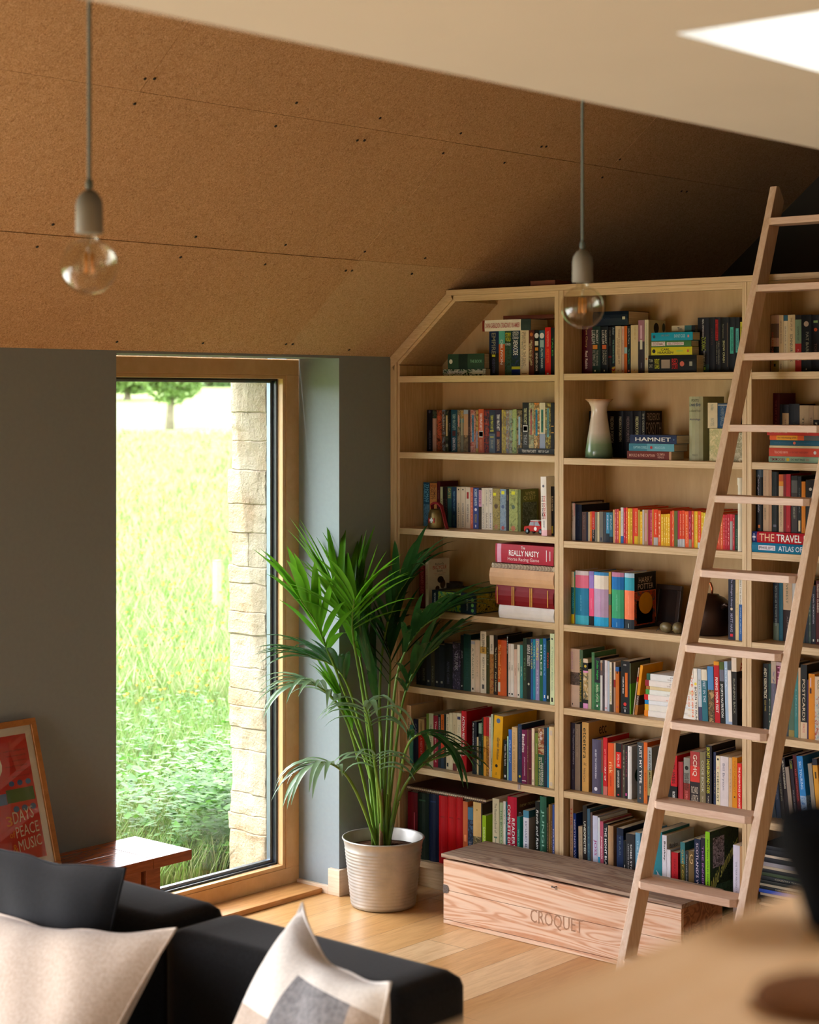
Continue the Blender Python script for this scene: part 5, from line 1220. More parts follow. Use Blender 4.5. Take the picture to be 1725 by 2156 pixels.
zb=lying(2,2,1584,1745,1118.5,1141,'1c2c6c .065:b01828',[('+',.01,.05,'ccd',.7),('THE',.1,.3,'e8b898',.7),('TRAVEL BOOK',.33,.95,'eee',.7)],'wide red book with big pale capitals lying on the blue atlas, third shelf',.006,.23,True,zb=zb)
row(2,2,N3,.03,'''
250,398,256|3a4a58 .12:16181c|('Cairngorm Hills',.08,.7,'99a',.28,.4,.3),('#',.9,.95,'b62',.25,.5)|H
402,531,262|c4a888|('SPEAK TO ME SOFTLY',.1,.4,'a98',.25),('o',.5,.58,'654',.4),('SEAMUS HEANEY',.62,.82,'776',.25)
533,588,262|b08c70|
592,718,300|141818|('#',.88,.92,'556',.45)|H
722,808,350|b85018 .12:cf8420 .2:c4a888|('COLD MOUNTAIN',.5,.9,'876',.35)
810,858,350|781018|
860,946,345|a80c20|('#',.88,.92,'c66',.2)
958,1074,375|181414 .08:555 .3:3a3030|('HAROLD FRY',.55,.75,'998',.35)
1078,1150,385|121418|('#',.78,.97,'cb9',.5),('COUNTRY',.2,.65,'777',.25)
1152,1226,485|cf7c10|('PENGUIN',.9,.96,'a51',.3)
1230,1420,450|1c1818|('o',.1,.25,'ccc',.3),('THE LUMINARIES',.3,.9,'567',.25)
1422,1560,420|242028|('CATTON',.3,.6,'887',.3)
''',deep=.15,zoff=zb-Z3[2])
N4=(1560,1180,9.8)
row(2,3,N4,.10,'''
670,786,460,6|16202c .7:5a6a5a|('INTO THIN AIR THE WHITE SPIDER',.05,.75,'899',.35)
792,872,465,4|125468|('PEAKS',.9,.95,'368',.3)
876,1062,370,6|cbae8c .5:2c1c1c|('EVEREST',.05,.4,'776',.25,.45),('ALPINE',.6,.85,'766',.15)
1066,1200,380|bcc0c0|('SUMMIT',.2,.7,'777',.3)
1202,1330,420|2c3c34|('RIDGE',.2,.7,'565',.3)
1332,1398,440|18202c|('CREVASSE',.2,.7,'667',.3)
1400,1458,520|3a4e48|('HILLS',.2,.9,'776',.3)
1462,1550,520|1a1a26|('DOWN THE MOUNTAIN',.15,.65,'aab',.35),('#',.92,.96,'ccb',.3)
1554,1640,420|4a1214|('FREEDOM CLIMBERS',.05,.5,'cba',.4),('#',.92,.96,'ccb',.3)
''',deep=.15)
N5=(1560,1360,9.8)
row(2,4,N5,.05,'''
455,572,362|0c0c0e|('ANDY KIRKPATRICK',.06,.5,'e8e4c8',.5),('COLD WARS',.52,.68,'a94',.3),('#',.93,.97,'ccc',.4)
574,626,365|2c4c48|('FELL',.5,.9,'aa9',.4)
628,728,318|c4b4a0 .3:6a6a7c|('Skye',.1,.6,'779',.5,.5,.2)
730,850,330|c0a8a8 .05:6a2c40|('THE',.03,.3,'c8a',.4)
852,990,380|3a4048|('ISLANDS',.3,.7,'778',.3)
992,1108,480|4a6454 .9:8a7a40|
1110,1188,470|3a7878|('LINES',.3,.7,'699',.3)
1190,1238,450|b89c7c|
1240,1372,380|0c0c0e .78:d0b898|('POSTCARDS',.2,.76,'c8b8a0',.45),('FROM LEDGE',.8,.92,'b66',.35)
1374,1400,700|3c2048|
1402,1530,572|cc8018|('#',.06,.2,'caa',.2,.35),('#',.22,.3,'422',.3,.35)
1532,1700,630|c8b098 .3:~8a98a0,c8c0b0,a04038|('ROCK',.05,.2,'776',.4)
''',deep=.16)
N6=(1540,1500,9.324)
row(2,5,N6,.08,'''
700,780,900,115|283440|
790,880,880,115|1c2c44|('WINTER',.3,.7,'667',.3)
885,960,900,118|30241c .3:1c1614|('CLIMBING',.3,.7,'776',.3)
964,1048,880,120|20181c|('MOUNTAINEERING',.05,.5,'ccb',.4)
1050,1128,1065,112|9a9084|('#',.9,.95,'444',.4)
1132,1200,920,122|241c28|('CLIMB',.02,.15,'9a2',.5),('ICE AND MIXED',.5,.85,'888',.3)
1204,1278,830,124|4a141c|('THE HANDBOOK',.2,.7,'b44',.3)
1282,1400,850,124|2a80c8 .6:~2a70b8,a8c8e8,1c4c90|('SKI TOURING',.08,.5,'bdf',.4)
1500,1580,1000,120|8a8478|
1585,1680,900,122|1c2030 .1:c8902c|('#',.2,.3,'431',.3)
''',deep=.2)
# piled magazines and disc sleeves on the bottom shelf
zb=Z3[6]; cols=['16181c','b0a490','8a8890','1a1c24','c0b4a4','141820','20242c','b8ac9c','1c2430','141414','a89c8c','2c4cac','14181c','a09884','1c201c','22262a','3a4a34']
nm_=['black','cream','grey','dark blue-black','pale','charcoal','slate','off-white','ink blue','black','beige','bright blue','black','pale grey','dark green-black','charcoal','green']
k=0
while zb<Z3[5]-TS-.02 and k<24:
    th=[.012,.009,.014,.016,.008,.018,.013,.007,.011,.015,.008,.012,.009,.01,.012,.013,.012][k%17]; x0=BAY[2][0]+.012+R.uniform(0,.012); L=.30+R.uniform(-.01,.01)
    o=make_book('magazine',th,L,.21,cols[k%17],[('COUNTRY WALKING',.2,.6,'998',.4)] if k%3==0 else [],False)
    o.rotation_euler=(0,-math.pi/2,0); o.location=(x0+L,S+.02+R.uniform(0,.012),zb+.0004); zb+=th+.0008
    tag(o,f"{nm_[k%17]} magazine lying {ordn(k)} from the bottom of the pile behind the ladder foot",'magazine','magazines piled on the bottom shelf'); k+=1

for (b_,r_),L_ in ROWL.items():
    for n_,(x_,o,d_) in enumerate(sorted(L_,key=lambda t:t[0])):
        o['label']=d_[1:] if d_.startswith('=') else f"{d_}, {ordn(n_)} upright from window, {ROWN[r_]} shelf, {BAYN[b_]}"
# ================================================================ LADDER
la=empty('library_ladder',(-3.2,4.9,0)); tag(la,'tall pale wooden ladder leaning against the bookcase in front of the shelves','ladder')
def lp(mb,name,**k):
    o=mb.build(name,**k); o.parent=la; o.matrix_parent_inverse=Matrix.Translation(-la.location); return o
LB=.375; LY0=4.811; W_=.027; DPT=.067/math.cos(math.atan(LB)); ang=math.atan(LB)
def ly(z): return LY0+LB*z
for x0 in (-3.385,-3.0):
    mb=MB(); zt=2.749; P=[(ly(0),0),(ly(0)+DPT,0),(ly(zt-.045)+DPT-.0,zt-.045),(ly(zt),zt)]
    P=[(ly(0),0.001),(ly(0)+DPT,0.001),(ly(2.70)+DPT,2.70),(ly(2.749)+.018,2.749),(ly(2.749),2.749)]
    mb.prism(P,x0,x0+W_,ladder_m,axis='x'); lp(mb,'rail',bevel=.002,fix=True)
def zfront(py,px):
    r=ray(px,py); d=(LY0+LB*H)/(r.y-LB*r.z); return H+r.z*d
for py in (468,608,752,901,1049,1205,1362,1523,1689,1857,2024,2190):
    px=1622-.1977*(py-393); z=zfront(py,px); yf=ly(z)-.020
    mb=MB(); t=.024; xa,xb=-3.385+W_,-3.0
    mb.prism([(xa,yf+.014),(xa+.016,yf),(xb-.016,yf),(xb,yf+.014),(xb,yf+.085),(xa,yf+.085)],z-t/2,z+t/2,rung_m,axis='z'); lp(mb,'rung',bevel=.0015,fix=True)
# ================================================================ CROQUET BOX
bx=empty('croquet_box',(-4.044,5.594,0)); tag(bx,'long old pine storage chest with faded CROQUET lettering in front of the bookcase','chest')
def bp(mb,name,**k):
    o=mb.build(name,**k); o.parent=bx; o.matrix_parent_inverse=Matrix.Translation(-bx.location); return o
X0,X1,Y0,Y1=-4.577,-3.511,5.462,5.726
mb=MB()
for z0,z1 in ((.001,.016),(.018,.128),(.1295,.244)): mb.box((X0,Y0,z0),(X1,Y0+.016,z1),box_front)
bp(mb,'front_board',bevel=.0015)
mb=MB(); mb.box((X0,Y0+.0165,.001),(X0+.018,Y1,.244),box_side); mb.box((X1-.018,Y0+.0165,.001),(X1,Y1,.16),box_side); mb.box((X1-.018,Y0+.0165,.162),(X1+.002,Y1,.246),box_side); mb.box((X0+.018,Y1-.016,.001),(X1-.018,Y1,.244),box_side); mb.box((X1-.006,Y0+.018,.001),(X1+.004,Y0+.042,.246),box_side)
mb.box((X0+.018,Y0+.016,.001),(X1-.018,Y1-.016,.012),box_side); bp(mb,'body',bevel=.0015)
mb=MB(); b=bmesh.new()
n=26; top=[];bot=[]
def lz(x,y): # slightly bowed old lid
    t=(x-X0)/(X1-X0); return .252+.004*math.sin(math.pi*t)-.004*t
vs=[];fs=[]
for i in range(n+1):
    x=X0-.006+(X1-X0+.012)*i/n
    for (y,dz) in ((Y0-.006,0),(Y1+.002,0),(Y1+.002,.014),(Y0-.006,.014)): vs.append((x,y,lz(x,y)+dz+R.uniform(-.0006,.0006)))
for i in range(n):
    for j in range(4): fs.append((i*4+j,i*4+(j+1)%4,(i+1)*4+(j+1)%4,(i+1)*4+j))
fs+=[(3,2,1,0),(n*4,n*4+1,n*4+2,n*4+3)]; b.free(); mb.add(vs,fs,box_lid); bp(mb,'lid',fix=True,bevel=.001)
# lettering, faded
let=plain('faded_stencil_paint',hexc('a17a5e'),.7,.12,90); mb=MB(); a=onY(1117,1945,Y0); c_=onY(1227,1960,Y0); zl_=(a.z+c_.z)/2
vs_,fs_=textmesh('CROQUET',0,.012); text(mb,'CROQUET',(a.x,Y0-.0006,onY(1117,1946,Y0).z),(c_.x-a.x,0,0),(0,0,.058),let)
xa=a.x; hh=.058; zz=onY(1117,1946,Y0).z
bp(mb,'painted_lettering')
irn=plain('rusty_iron',hexc('5e5450'),.6,.3,200,metal=.4,bump=.3)
mb=MB(); zc=onY(945,1873,Y0).z; P=[(0,-.016),(.018,-.016),(.025,-.011),(.0275,0),(.025,.011),(.018,.016),(0,.016)]; mb.prism([(X0+p[0],zc+p[1]) for p in P],Y0-.0018,Y0+.002,irn); bp(mb,'corner_plate',fix=True)
mb=MB(); zc=onY(1168,1868,Y0).z; xc=onY(1168,1868,Y0).x
mb.tube([(xc-.012,Y0-.002,zc),(xc-.006,Y0-.008,zc+.002),(xc+.003,Y0-.006,zc-.001),(xc+.008,Y0-.010,zc+.004),(xc+.012,Y0-.004,zc+.006),(xc+.013,Y0-.003,zc-.005),(xc+.008,Y0-.008,zc-.003)],.0018,irn,6); mb.box((xc-.014,Y0-.002,zc-.003),(xc-.008,Y0,zc+.003),irn)
bp(mb,'hook')
mb=MB(); ros=plain('frayed_rope_strap',hexc('b59a84'),.8,.15); mb.tube([(X0-.001,Y0+.02,.236),(X0-.007,Y0+.02,.232),(X0-.009,Y0+.02,.205),(X0-.003,Y0+.02,.19),(X0,Y0+.02,.188)],.004,ros,6); bp(mb,'rope_loop')
# ================================================================ POTTED PALM
PX,PY=-4.925,5.508
pp=empty('potted_palm',(PX,PY,0)); tag(pp,'tall green palm in a ribbed grey metal pot on the floor beside the bookcase','potted plant')
m=NM('galvanised_metal',.42); f=m.noise(m.coord(),7,4,.6); m.col(m.ramp(f,[(.3,hexc('a9a6a2')),(.7,hexc('cbc6bf'))])); m.b.inputs['Metallic'].default_value=.55; zinc=m.m
def part2(mb,name,parent,**k):
    o=mb.build(name,**k); o.parent=parent; return o
mb=MB(); prof=[(.0001,.002),(.122,.002),(.126,.004)]
zr=.004
for q in range(17):
    z=.012+q*.0132; r=.127+(z/.262)*.029; prof+=[(r,z),(r+.0018,z+.0035),(r,z+.007)]
prof+=[(.156,.25),(.158,.262),(.162,.264),(.1635,.267),(.162,.270),(.158,.270),(.155,.262),(.149,.21),(.145,.2)]
mb.lathe(prof,72,zinc); part2(mb,'pot',pp)
mb=MB(); m=NM('potting_soil',.95,.1); f=m.noise(m.coord(),60,4,.7); m.col(m.ramp(f,[(.3,hexc('2c1c14')),(.55,hexc('5c3c28')),(.75,hexc('8a6a4a'))])); m.bump(f,1,.02); so=m.m
mb.lathe([(.0001,.232),(.05,.233),(.1,.229),(.148,.222),(.149,.205)],40,so); part2(mb,'soil',pp)
stemg=leafm('palm_stem',hexc('4f7422'),hexc('74943a'),.05,.4); sheath=plain('dry_brown_sheath',hexc('8a6c4c'),.8,.25,40)
lf=[leafm('palm_leaf',hexc('3a6e12'),hexc('64a022'),.42,.3),leafm('palm_leaf_dark',hexc('1f4420'),hexc('335f2c'),.22,.24),leafm('palm_leaf_sheen',hexc('5c8056'),hexc('8aa884'),.25,.24)]
def cat(P,n):
    P=[P[0]*2-P[1]]+P+[P[-1]*2-P[-2]]; out=[]
    for i in range(1,len(P)-2):
        for j in range(n):
            t=j/n; a,b,c,d=P[i-1:i+3]; out.append(.5*((2*b)+(c-a)*t+(2*a-5*b+4*c-d)*t*t+(3*b-a-3*c+d)*t**3))
    out.append(P[-2]); return out
rp=random.Random(11); D0=7.39
def leaflet(mb,p,dr,side,L,wd,droop,mt):
    n=7; pts=[]; q=p.copy(); d=dr.normalized(); 
    for i in range(n+1):
        pts.append(q.copy()); d=(d+Vector((0,0,-1))*droop*(.3+i/n)*.22).normalized(); q=q+d*L/n
    base=len(mb.v); k=mb.mi(mt)
    for i,q in enumerate(pts):
        t=i/n; w=wd*(min(1,.35+t*2.6) if t<.3 else 1)*(1-max(0,(t-.45)/.55)**1.7); w=max(w,.0006)
        tg=(pts[min(i+1,n)]-pts[max(i-1,0)]).normalized(); s=tg.cross(Vector((0,0,1))); s=s.normalized() if s.length>.05 else side
        u=s.cross(tg).normalized(); 
        mb.v+=[tuple(q-s*w+u*w*.35),tuple(q),tuple(q+s*w+u*w*.35)]
    for i in range(n):
        a=base+i*3; mb.f+=[(a,a+1,a+4,a+3),(a+1,a+2,a+5,a+4)]; mb.m+=[k,k]; mb.sm+=[True,True]
def frond(pts,n,L,mt,t0=.5,wd=.013,droop=.6,spread=.8,label=None,depth=0):
    P=[]
    for q in pts:
        dz=q[2] if len(q)>2 else 0; v=atD(q[0],q[1],D0+dz); P.append(v-Vector((PX,PY,0)))
    # bring the foot into the pot
    f=P[0]; r=math.hypot(f.x,f.y)
    if r>.045: f.x*=.045/r; f.y*=.045/r
    f.z=.228; C=cat(P,12); mb=MB(); k=len(C); n=int(n*1.35)
    mb.tube(C,[.0065*(1-.8*i/k)+.0012 for i in range(k)],stemg,7)
    i0=int(k*t0); side0=None
    for j in range(n):
        t=j/(n-1); i=min(k-2,int(i0+(k-2-i0)*t)); tg=(C[i+1]-C[i]).normalized(); s=tg.cross(Vector((0,0,1)))
        if s.length<.15: s=Vector((CS,SN,0))
        s.normalize(); sd=1 if j%2 else -1; up=s.cross(tg).normalized()
        if up.z<0: up=-up
        el=spread*(1-.55*t)+rp.uniform(-.1,.1); d=tg*math.cos(el)+s*sd*math.sin(el)+up*rp.uniform(.05,.25)
        LL=L*(.55+.9*math.sin(math.pi*(.18+.62*t)))*rp.uniform(.85,1.1)*.85
        leaflet(mb,C[i],d,s,LL,wd*rp.uniform(.85,1.1),droop*rp.uniform(.7,1.3),mt)
    o=part2(mb,'frond',pp); return o
B=(800,1775)
frond([B,(782,1600,0),(765,1470,0),(748,1370,0),(725,1300,.02),(705,1240,.05)],16,.33,lf[0],.62,.0165,.35,.65)
frond([B,(775,1600,-.02),(715,1430,-.06),(690,1370,-.1),(665,1310,-.13),(632,1262,-.16)],14,.30,lf[0],.6,.0165,.45,.8)
frond([(803,1775),(790,1600,.05),(770,1450,.1),(748,1330,.12),(738,1250,.12)],13,.30,lf[0],.62,.0175,.25,.55)
frond([B,(792,1620,-.04),(768,1480,-.1),(745,1350,-.15),(742,1300,-.2),(746,1262,-.25)],12,.26,lf[0],.66,.015,.5,.9)
frond([(806,1775),(802,1600,.08),(800,1450,.15),(810,1340,.12),(835,1260,.1),(862,1215,.08)],14,.28,lf[1],.6,.014,.8,.8)
frond([(798,1775),(775,1600,.02),(745,1480,.0),(720,1420,-.02),(690,1395,-.04),(655,1385,-.06)],12,.27,lf[1],.55,.014,.7,.75)
frond([(796,1775),(765,1640,-.05),(735,1530,-.1),(705,1475,-.14),(670,1445,-.18),(640,1440,-.2)],12,.24,lf[2],.6,.012,1.2,.8)
frond([(795,1775),(765,1700,-.08),(735,1640,-.15),(705,1612,-.2),(675,1605,-.25),(655,1612,-.27)],11,.20,lf[2],.55,.0115,1.5,.7)
frond([(812,1775),(822,1600,.0),(832,1450,.0),(850,1380,.02),(885,1325,.0),(935,1290,-.02)],15,.30,lf[1],.6,.014,.7,.8)
frond([(812,1775),(828,1620,.08),(848,1480,.06),(880,1400,.04),(925,1360,.02)],14,.28,lf[1],.55,.014,.6,.85)
frond([(815,1775),(838,1660,-.02),(855,1580,-.06),(878,1548,-.1),(910,1548,-.12),(935,1562,-.14)],12,.22,lf[1],.52,.012,1.4,.75)
frond([(817,1775),(838,1690,.02),(862,1640,.02),(900,1605,.02),(945,1590,.02)],10,.22,lf[1],.5,.0125,.9,.6)
frond([(804,1775),(795,1660,-.1),(783,1560,-.16),(775,1510,-.2),(768,1488,-.24)],10,.20,lf[2],.62,.0135,1.7,1.0)
frond([(806,1775),(803,1700,-.1),(795,1640,-.16),(790,1608,-.2),(790,1590,-.25)],8,.17,lf[2],.6,.012,1.6,1.1)
frond([(808,1775),(812,1600,.05),(818,1480,.1),(822,1400,.12),(815,1350,.14)],10,.26,lf[1],.6,.014,.5,.7)
frond([(808,1775),(808,1640,.1),(800,1520,.1),(780,1430,.1),(765,1380,.1)],12,.28,lf[1],.6,.015,.5,.7)
frond([(799,1775),(780,1640,.06),(752,1560,.1),(730,1510,.12),(715,1480,.12)],9,.22,lf[0],.6,.016,.6,.5)
mb=MB()
for q in range(16):
    a=rp.uniform(0,6.283); r=rp.uniform(.008,.042); x,y=r*math.cos(a),r*math.sin(a); h=rp.uniform(.1,.32); mb.tube([(x,y,.225),(x*1.1,y*1.1,.225+h*.5),(x*1.5+rp.uniform(-.01,.01),y*1.5,.225+h)],[.0095,.007,.003],sheath if q%3==0 else stemg,7)
part2(mb,'stem_cluster',pp)
# ================================================================ PENDANT LAMPS
fil=plain('amber_filament',hexc('d88a20'),.4,.1); hold=plain('grey_lampholder',hexc('7c7970'),.7,.04,20); cordm=plain('grey_green_cord',hexc('5c6660'),.8,.1,200)
def pendant(px,py,d,label):
    c=atD(px,py,d); zc=2.169+RS*(c.x-XW)-.012; e=empty('pendant_lamp',(c.x,c.y,zc)); tag(e,label,'lamp','bare bulb pendants'); dz=c.z-zc
    mb=MB(); mb.tube([(0,0,0),(0,0,dz+.128)],.0034,cordm,8); mb.lathe([(.004,dz+.128),(.0065,dz+.13),(.0062,dz+.14),(.004,dz+.145)],12,cordm); part2(mb,'cord',e)
    mb=MB(); mb.lathe([(.0001,.03),(.045,.028),(.05,.0)],28,white_m); part2(mb,'ceiling_rose',e)
    mb=MB(); mb.lathe([(.0001,.128),(.006,.127),(.014,.121),(.0205,.111),(.0225,.1),(.0228,.055),(.0215,.0545),(.0001,.0545)],32,hold); part2(mb,'lampholder',e).location=(0,0,dz)
    mb=MB(); P=[(.0135,.0535),(.014,.046),(.0165,.0425)]
    for q in range(4,25): a=math.pi*q/24; P.append((.0475*math.sin(a) if q<24 else .0001,.0475*math.cos(a)))
    mb.lathe(P,40,bulb_m); bo=part2(mb,'bulb',e); bo.location=(0,0,dz)
    mb=MB(); 
    for q in range(4): a=q*math.pi/2+.4; mb.tube([(.007*math.cos(a),.007*math.sin(a),.022),(.0075*math.cos(a),.0075*math.sin(a),-.012)],.0014,fil,6)
    mb.tube([(0,0,.05),(0,0,.02)],.003,bulb_m,8); o=part2(mb,'filament',bo)
pendant(188,560,3.12,'bare clear globe bulb on a grey cord hanging nearest, left of the pair')
pendant(1227,647,4.11,'bare clear globe bulb on a grey cord hanging before the bookcase')
# ================================================================ BENCH AND PICTURE
be=empty('wooden_bench',(-4.99,3.8,0)); tag(be,'low reddish brown wooden bench table standing against the wall under the window','table')
def bep(mb,name,**k):
    o=mb.build(name,**k); o.parent=be; o.matrix_parent_inverse=Matrix.Translation(-be.location); return o
bx0,bx1,by0,by1,bz=-5.140,-4.840,2.86,4.414,.431
mb=MB(); mb.box((bx0,4.239,bz-.036),(bx1,by1,bz),bench_m); mb.box((bx0,by0+.176,bz-.036),(bx0+.149,4.2375,bz),bench_m); mb.box((bx0+.1505,by0+.176,bz-.036),(bx1,4.2375,bz),bench_m); mb.box((bx0,by0,bz-.036),(bx1,by0+.1745,bz),bench_m)
bep(mb,'table_top',bevel=.002)
for x0 in (bx0+.02,bx1-.085):
    for y0 in (4.223,by0+.127): mb=MB(); mb.box((x0,y0,.001),(x0+.065,y0+.064,bz-.0365),bench_m); bep(mb,'leg',bevel=.002)
mb=MB()
for x0 in (bx0+.035,bx1-.045): mb.box((x0,by0+.2,bz-.1),(x0+.02,4.205,bz-.0365),bench_m)
bep(mb,'apron',bevel=.001)
# framed print leaning on the wall
pf=empty('framed_print',(-4.985,3.775,bz+.001)); th_=math.asin((5.130-4.985)/.505); pf.rotation_euler=(0,0,0); tag(pf,'red music festival print in an oak frame leaning on the wall upon the bench','picture')
# local frame: Yl along wall (0..w), Zl up, X thickness; lean back towards the wall (-x)
Mt=Matrix.Translation((0,0,0))@Matrix.Rotation(-th_,4,'Y'); w2=.375; hgt=.505
def pfp(mb,name,**k): return part2(mb,name,pf,**k)
y0_=-.187; fw_=.021
mb=MB()
for a_,b_ in (((-.02,y0_,0),(0,y0_+w2,fw_)),((-.02,y0_,hgt-fw_),(0,y0_+w2,hgt)),((-.02,y0_,fw_),(0,y0_+fw_,hgt-fw_)),((-.02,y0_+w2-fw_,fw_),(0,y0_+w2,hgt-fw_))): mb.box(a_,b_,pfr_m,M=Mt)
pfp(mb,'frame',bevel=.0015)
ya,yb,za,zb=y0_+fw_,y0_+w2-fw_,fw_,hgt-fw_
mb=MB(); mb.box((-.012,ya,za),(-.009,yb,zb),plain('white_mount',hexc('e9e4dc'),.8,.02),M=Mt); pfp(mb,'mount')
mb=MB(); red=cov('cc2228'); mg_=.026; mb.box((-.0088,ya+mg_,za+mg_),(-.0085,yb-mg_,zb-mg_),red,M=Mt)
def yr(t): return yb-mg_-t    # distance in from the right edge
def Pm(y,z,x=-.0083): return Mt@Vector((x,y,z))
def tx3(s,y,z,wd,h,c,sl=0): text(mb,s,Pm(y,z),Mt.to_3x3()@Vector((0,wd,sl)),Mt.to_3x3()@Vector((0,0,h)),cov(c),0)
tx3('DAYS',yr(.108),.168,.085,.040,'eadfd2',.012); tx3('3',yr(.136),.165,.024,.032,'e8942c'); tx3('PEACE',yr(.106),.122,.094,.036,'eadfd2',.010); tx3('of',yr(.132),.126,.022,.022,'e8942c'); tx3('MUSIC',yr(.104),.077,.094,.036,'eadfd2',.010); tx3('&',yr(.128),.078,.020,.026,'e8942c')
def blob(y,z,ry,rz,c,k=18,x=-.0083):
    mb.add([Pm(y+ry*math.cos(6.2832*j/k),z+rz*math.sin(6.2832*j/k),x) for j in range(k)],[tuple(range(k))],cov(c))
def bar(y0,z0,y1,z1,c,x=-.0083): mb.add([Pm(y0,z0,x),Pm(y1,z0,x),Pm(y1,z1,x),Pm(y0,z1,x)],[(0,1,2,3)],cov(c))
bar(yr(.118),.238,yr(.006),.282,'3c6a34'); bar(yr(.17),.236,yr(.119),.272,'2c5c9c'); 
for q in range(3): blob(yr(.09-.034*q),.300,.011,.009,'3868a8'); blob(yr(.088-.034*q),.216,.012,.010,'3868a8')
blob(yr(.17),.365,.055,.05,'eadfd2',16)
for q,(a_,l_) in enumerate(((.02,.07),(.03,.05),(.02,.09),(.025,.06),(.03,.08),(.02,.09))): tx3('music art and open air',yr(.012+l_),.318+q*.017,l_,.008,'6a1418')
pfp(mb,'poster')
mb=MB(); mb.box((-.0065,ya,za),(-.0045,yb,zb),pane_m,M=Mt); pfp(mb,'glass')
# ================================================================ SOFA AND CUSHIONS
def fabric(name,a,b,sc_=140):
    m=NM(name,.92,.2); f=m.noise(m.coord(),sc_,3,.6); g=m.noise(m.coord(),6,2); m.col(m.ramp(f,[(.3,a),(.7,b)])); m.bump(f,.25,.0015); m.b.inputs['Sheen Weight'].default_value=.12; m.b.inputs['Sheen Roughness'].default_value=.4; return m.m
cha=fabric('charcoal_upholstery',hexc('101113'),hexc('1a1c1f')); dkc=fabric('black_cushion_cloth',hexc('0d0e10'),hexc('141518')); bei=fabric('beige_linen',hexc('96897c'),hexc('aa9e92')); whl=fabric('white_linen',hexc('bcb8b2'),hexc('cfccc6')); grl=fabric('grey_marl',hexc('5c5c60'),hexc('828284'),90)
def softbox(mb,a,b,r,mt,puff=.0,seg=14):
    """a padded block with rounded edges and slightly domed faces"""
    a=Vector(a); b=Vector(b); c=(a+b)/2; h=(b-a)/2; n=seg
    bb=bmesh.new(); bmesh.ops.create_cube(bb,size=2); bmesh.ops.subdivide_edges(bb,edges=bb.edges[:],cuts=n,use_grid_fill=True)
    for v in bb.verts:
        p=v.co.copy(); q=Vector((p.x*h.x,p.y*h.y,p.z*h.z)); inner=Vector((max(-h.x+r,min(h.x-r,q.x)),max(-h.y+r,min(h.y-r,q.y)),max(-h.z+r,min(h.z-r,q.z)))); d=q-inner
        if d.length>1e-6: q=inner+d.normalized()*r
        f=1+puff*(1-abs(p.x)**2)*(1-abs(p.z)**2); q.y*=f; f2=1+puff*.25*(1-abs(p.x)**2)*(1-abs(p.y)**2); q.z*=f2
        v.co=q+c
    bb.verts.index_update(); mb.add([v.co for v in bb.verts],[tuple(q.index for q in f.verts) for f in bb.faces],mt,smooth=True); bb.free()
so_=empty('sofa',(-3.35,2.6,0)); tag(so_,'dark charcoal fabric sofa with its back towards the bookcase','sofa')
def sp(mb,name,**k):
    o=mb.build(name,**k); o.parent=so_; o.matrix_parent_inverse=Matrix.Translation(-so_.location); return o
sx0,sx1=-4.30,-2.478; ZB=.80
for i,(x0,x1,zt) in enumerate(((-3.207,sx1,ZB+.0),(-3.935,-3.211,ZB+.012),(-4.30,-3.939,ZB+.012))):
    mb=MB(); softbox(mb,(x0,2.83,.36),(x1,3.045,zt),.035,cha,.03); sp(mb,'back_cushion')
mb=MB(); softbox(mb,(sx0,2.2,.12),(sx1,3.04,.37),.03,cha); sp(mb,'base')
for x0,x1 in ((-3.38,sx1+.0),(-4.3,-3.384)): mb=MB(); softbox(mb,(x0,2.1,.33),(x1,2.86,.47),.04,cha,.02); sp(mb,'seat_cushion')
for x in (sx0+.06,sx1-.06):
    for y in (2.28,2.98): mb=MB(); mb.lathe([(.0001,.0005),(.014,.0005),(.02,.13),(.0001,.13)],16,pfr_m,c=(x,y,0)); sp(mb,'leg')
def pillow(name,TL,TR,BR,BL,th,fn,label,pin=.05,n=26,wob=.006,bul=None,seed=1):
    """stuffed cushion: four corners, waisted edges, domed faces, piped seam"""
    TL,TR,BR,BL=map(Vector,(TL,TR,BR,BL)); nr=((TR-TL).cross(BL-TL)).normalized(); rr=random.Random(seed); ph=[rr.uniform(0,6) for _ in range(4)]
    def P(u,v,s):
        cu,cv=2*u-1,2*v-1; pu=pin*(1-cv*cv); pv=pin*(1-cu*cu); uu=.5+cu/2*(1-pu*abs(cu)); vv=.5+cv/2*(1-pv*abs(cv)*1.2)
        p=TL*(1-uu)*(vv)+TR*uu*vv+BR*uu*(1-vv)+BL*(1-uu)*(1-vv)
        e=((1-abs(cu)**3.2)*(1-abs(cv)**3.2)); h=th/2*max(0,e)**.62
        h+=wob*math.sin(u*9+ph[0])*math.sin(v*7+ph[1])*e+wob*.7*math.sin(u*19+v*11+ph[2])*e
        edge=max(abs(cu),abs(cv)); 
        if edge>.98: p=p+(TL-BL).normalized()*wob*.9*math.sin(cu*7+ph[3])*(1-abs(cu))
        return p+nr*h*s
    mb=MB(); 
    for s in (1,-1):
        vs=[P(i/n,j/n,s) for j in range(n+1) for i in range(n+1)]; base=len(mb.v); mb.v+=[tuple(q) for q in vs]
        for j in range(n):
            for i in range(n):
                a=base+j*(n+1)+i; f=(a,a+1,a+n+2,a+n+1) if s>0 else (a,a+n+1,a+n+2,a+1)
                mb.f.append(f); mb.m.append(mb.mi(fn((i+.5)/n,(j+.5)/n))); mb.sm.append(True)
    o=mb.build(name); rim=[P(i/n,0,0) for i in range(n)]+[P(1,i/n,0) for i in range(n)]+[P(1-i/n,1,0) for i in range(n)]+[P(0,1-i/n,0) for i in range(n+1)]
    m2=MB(); m2.tube(rim,.0032,fn(.02,.98),6,cap=False); q=m2.build('seam'); q.parent=o; tag(o,label,'cushion'); return o
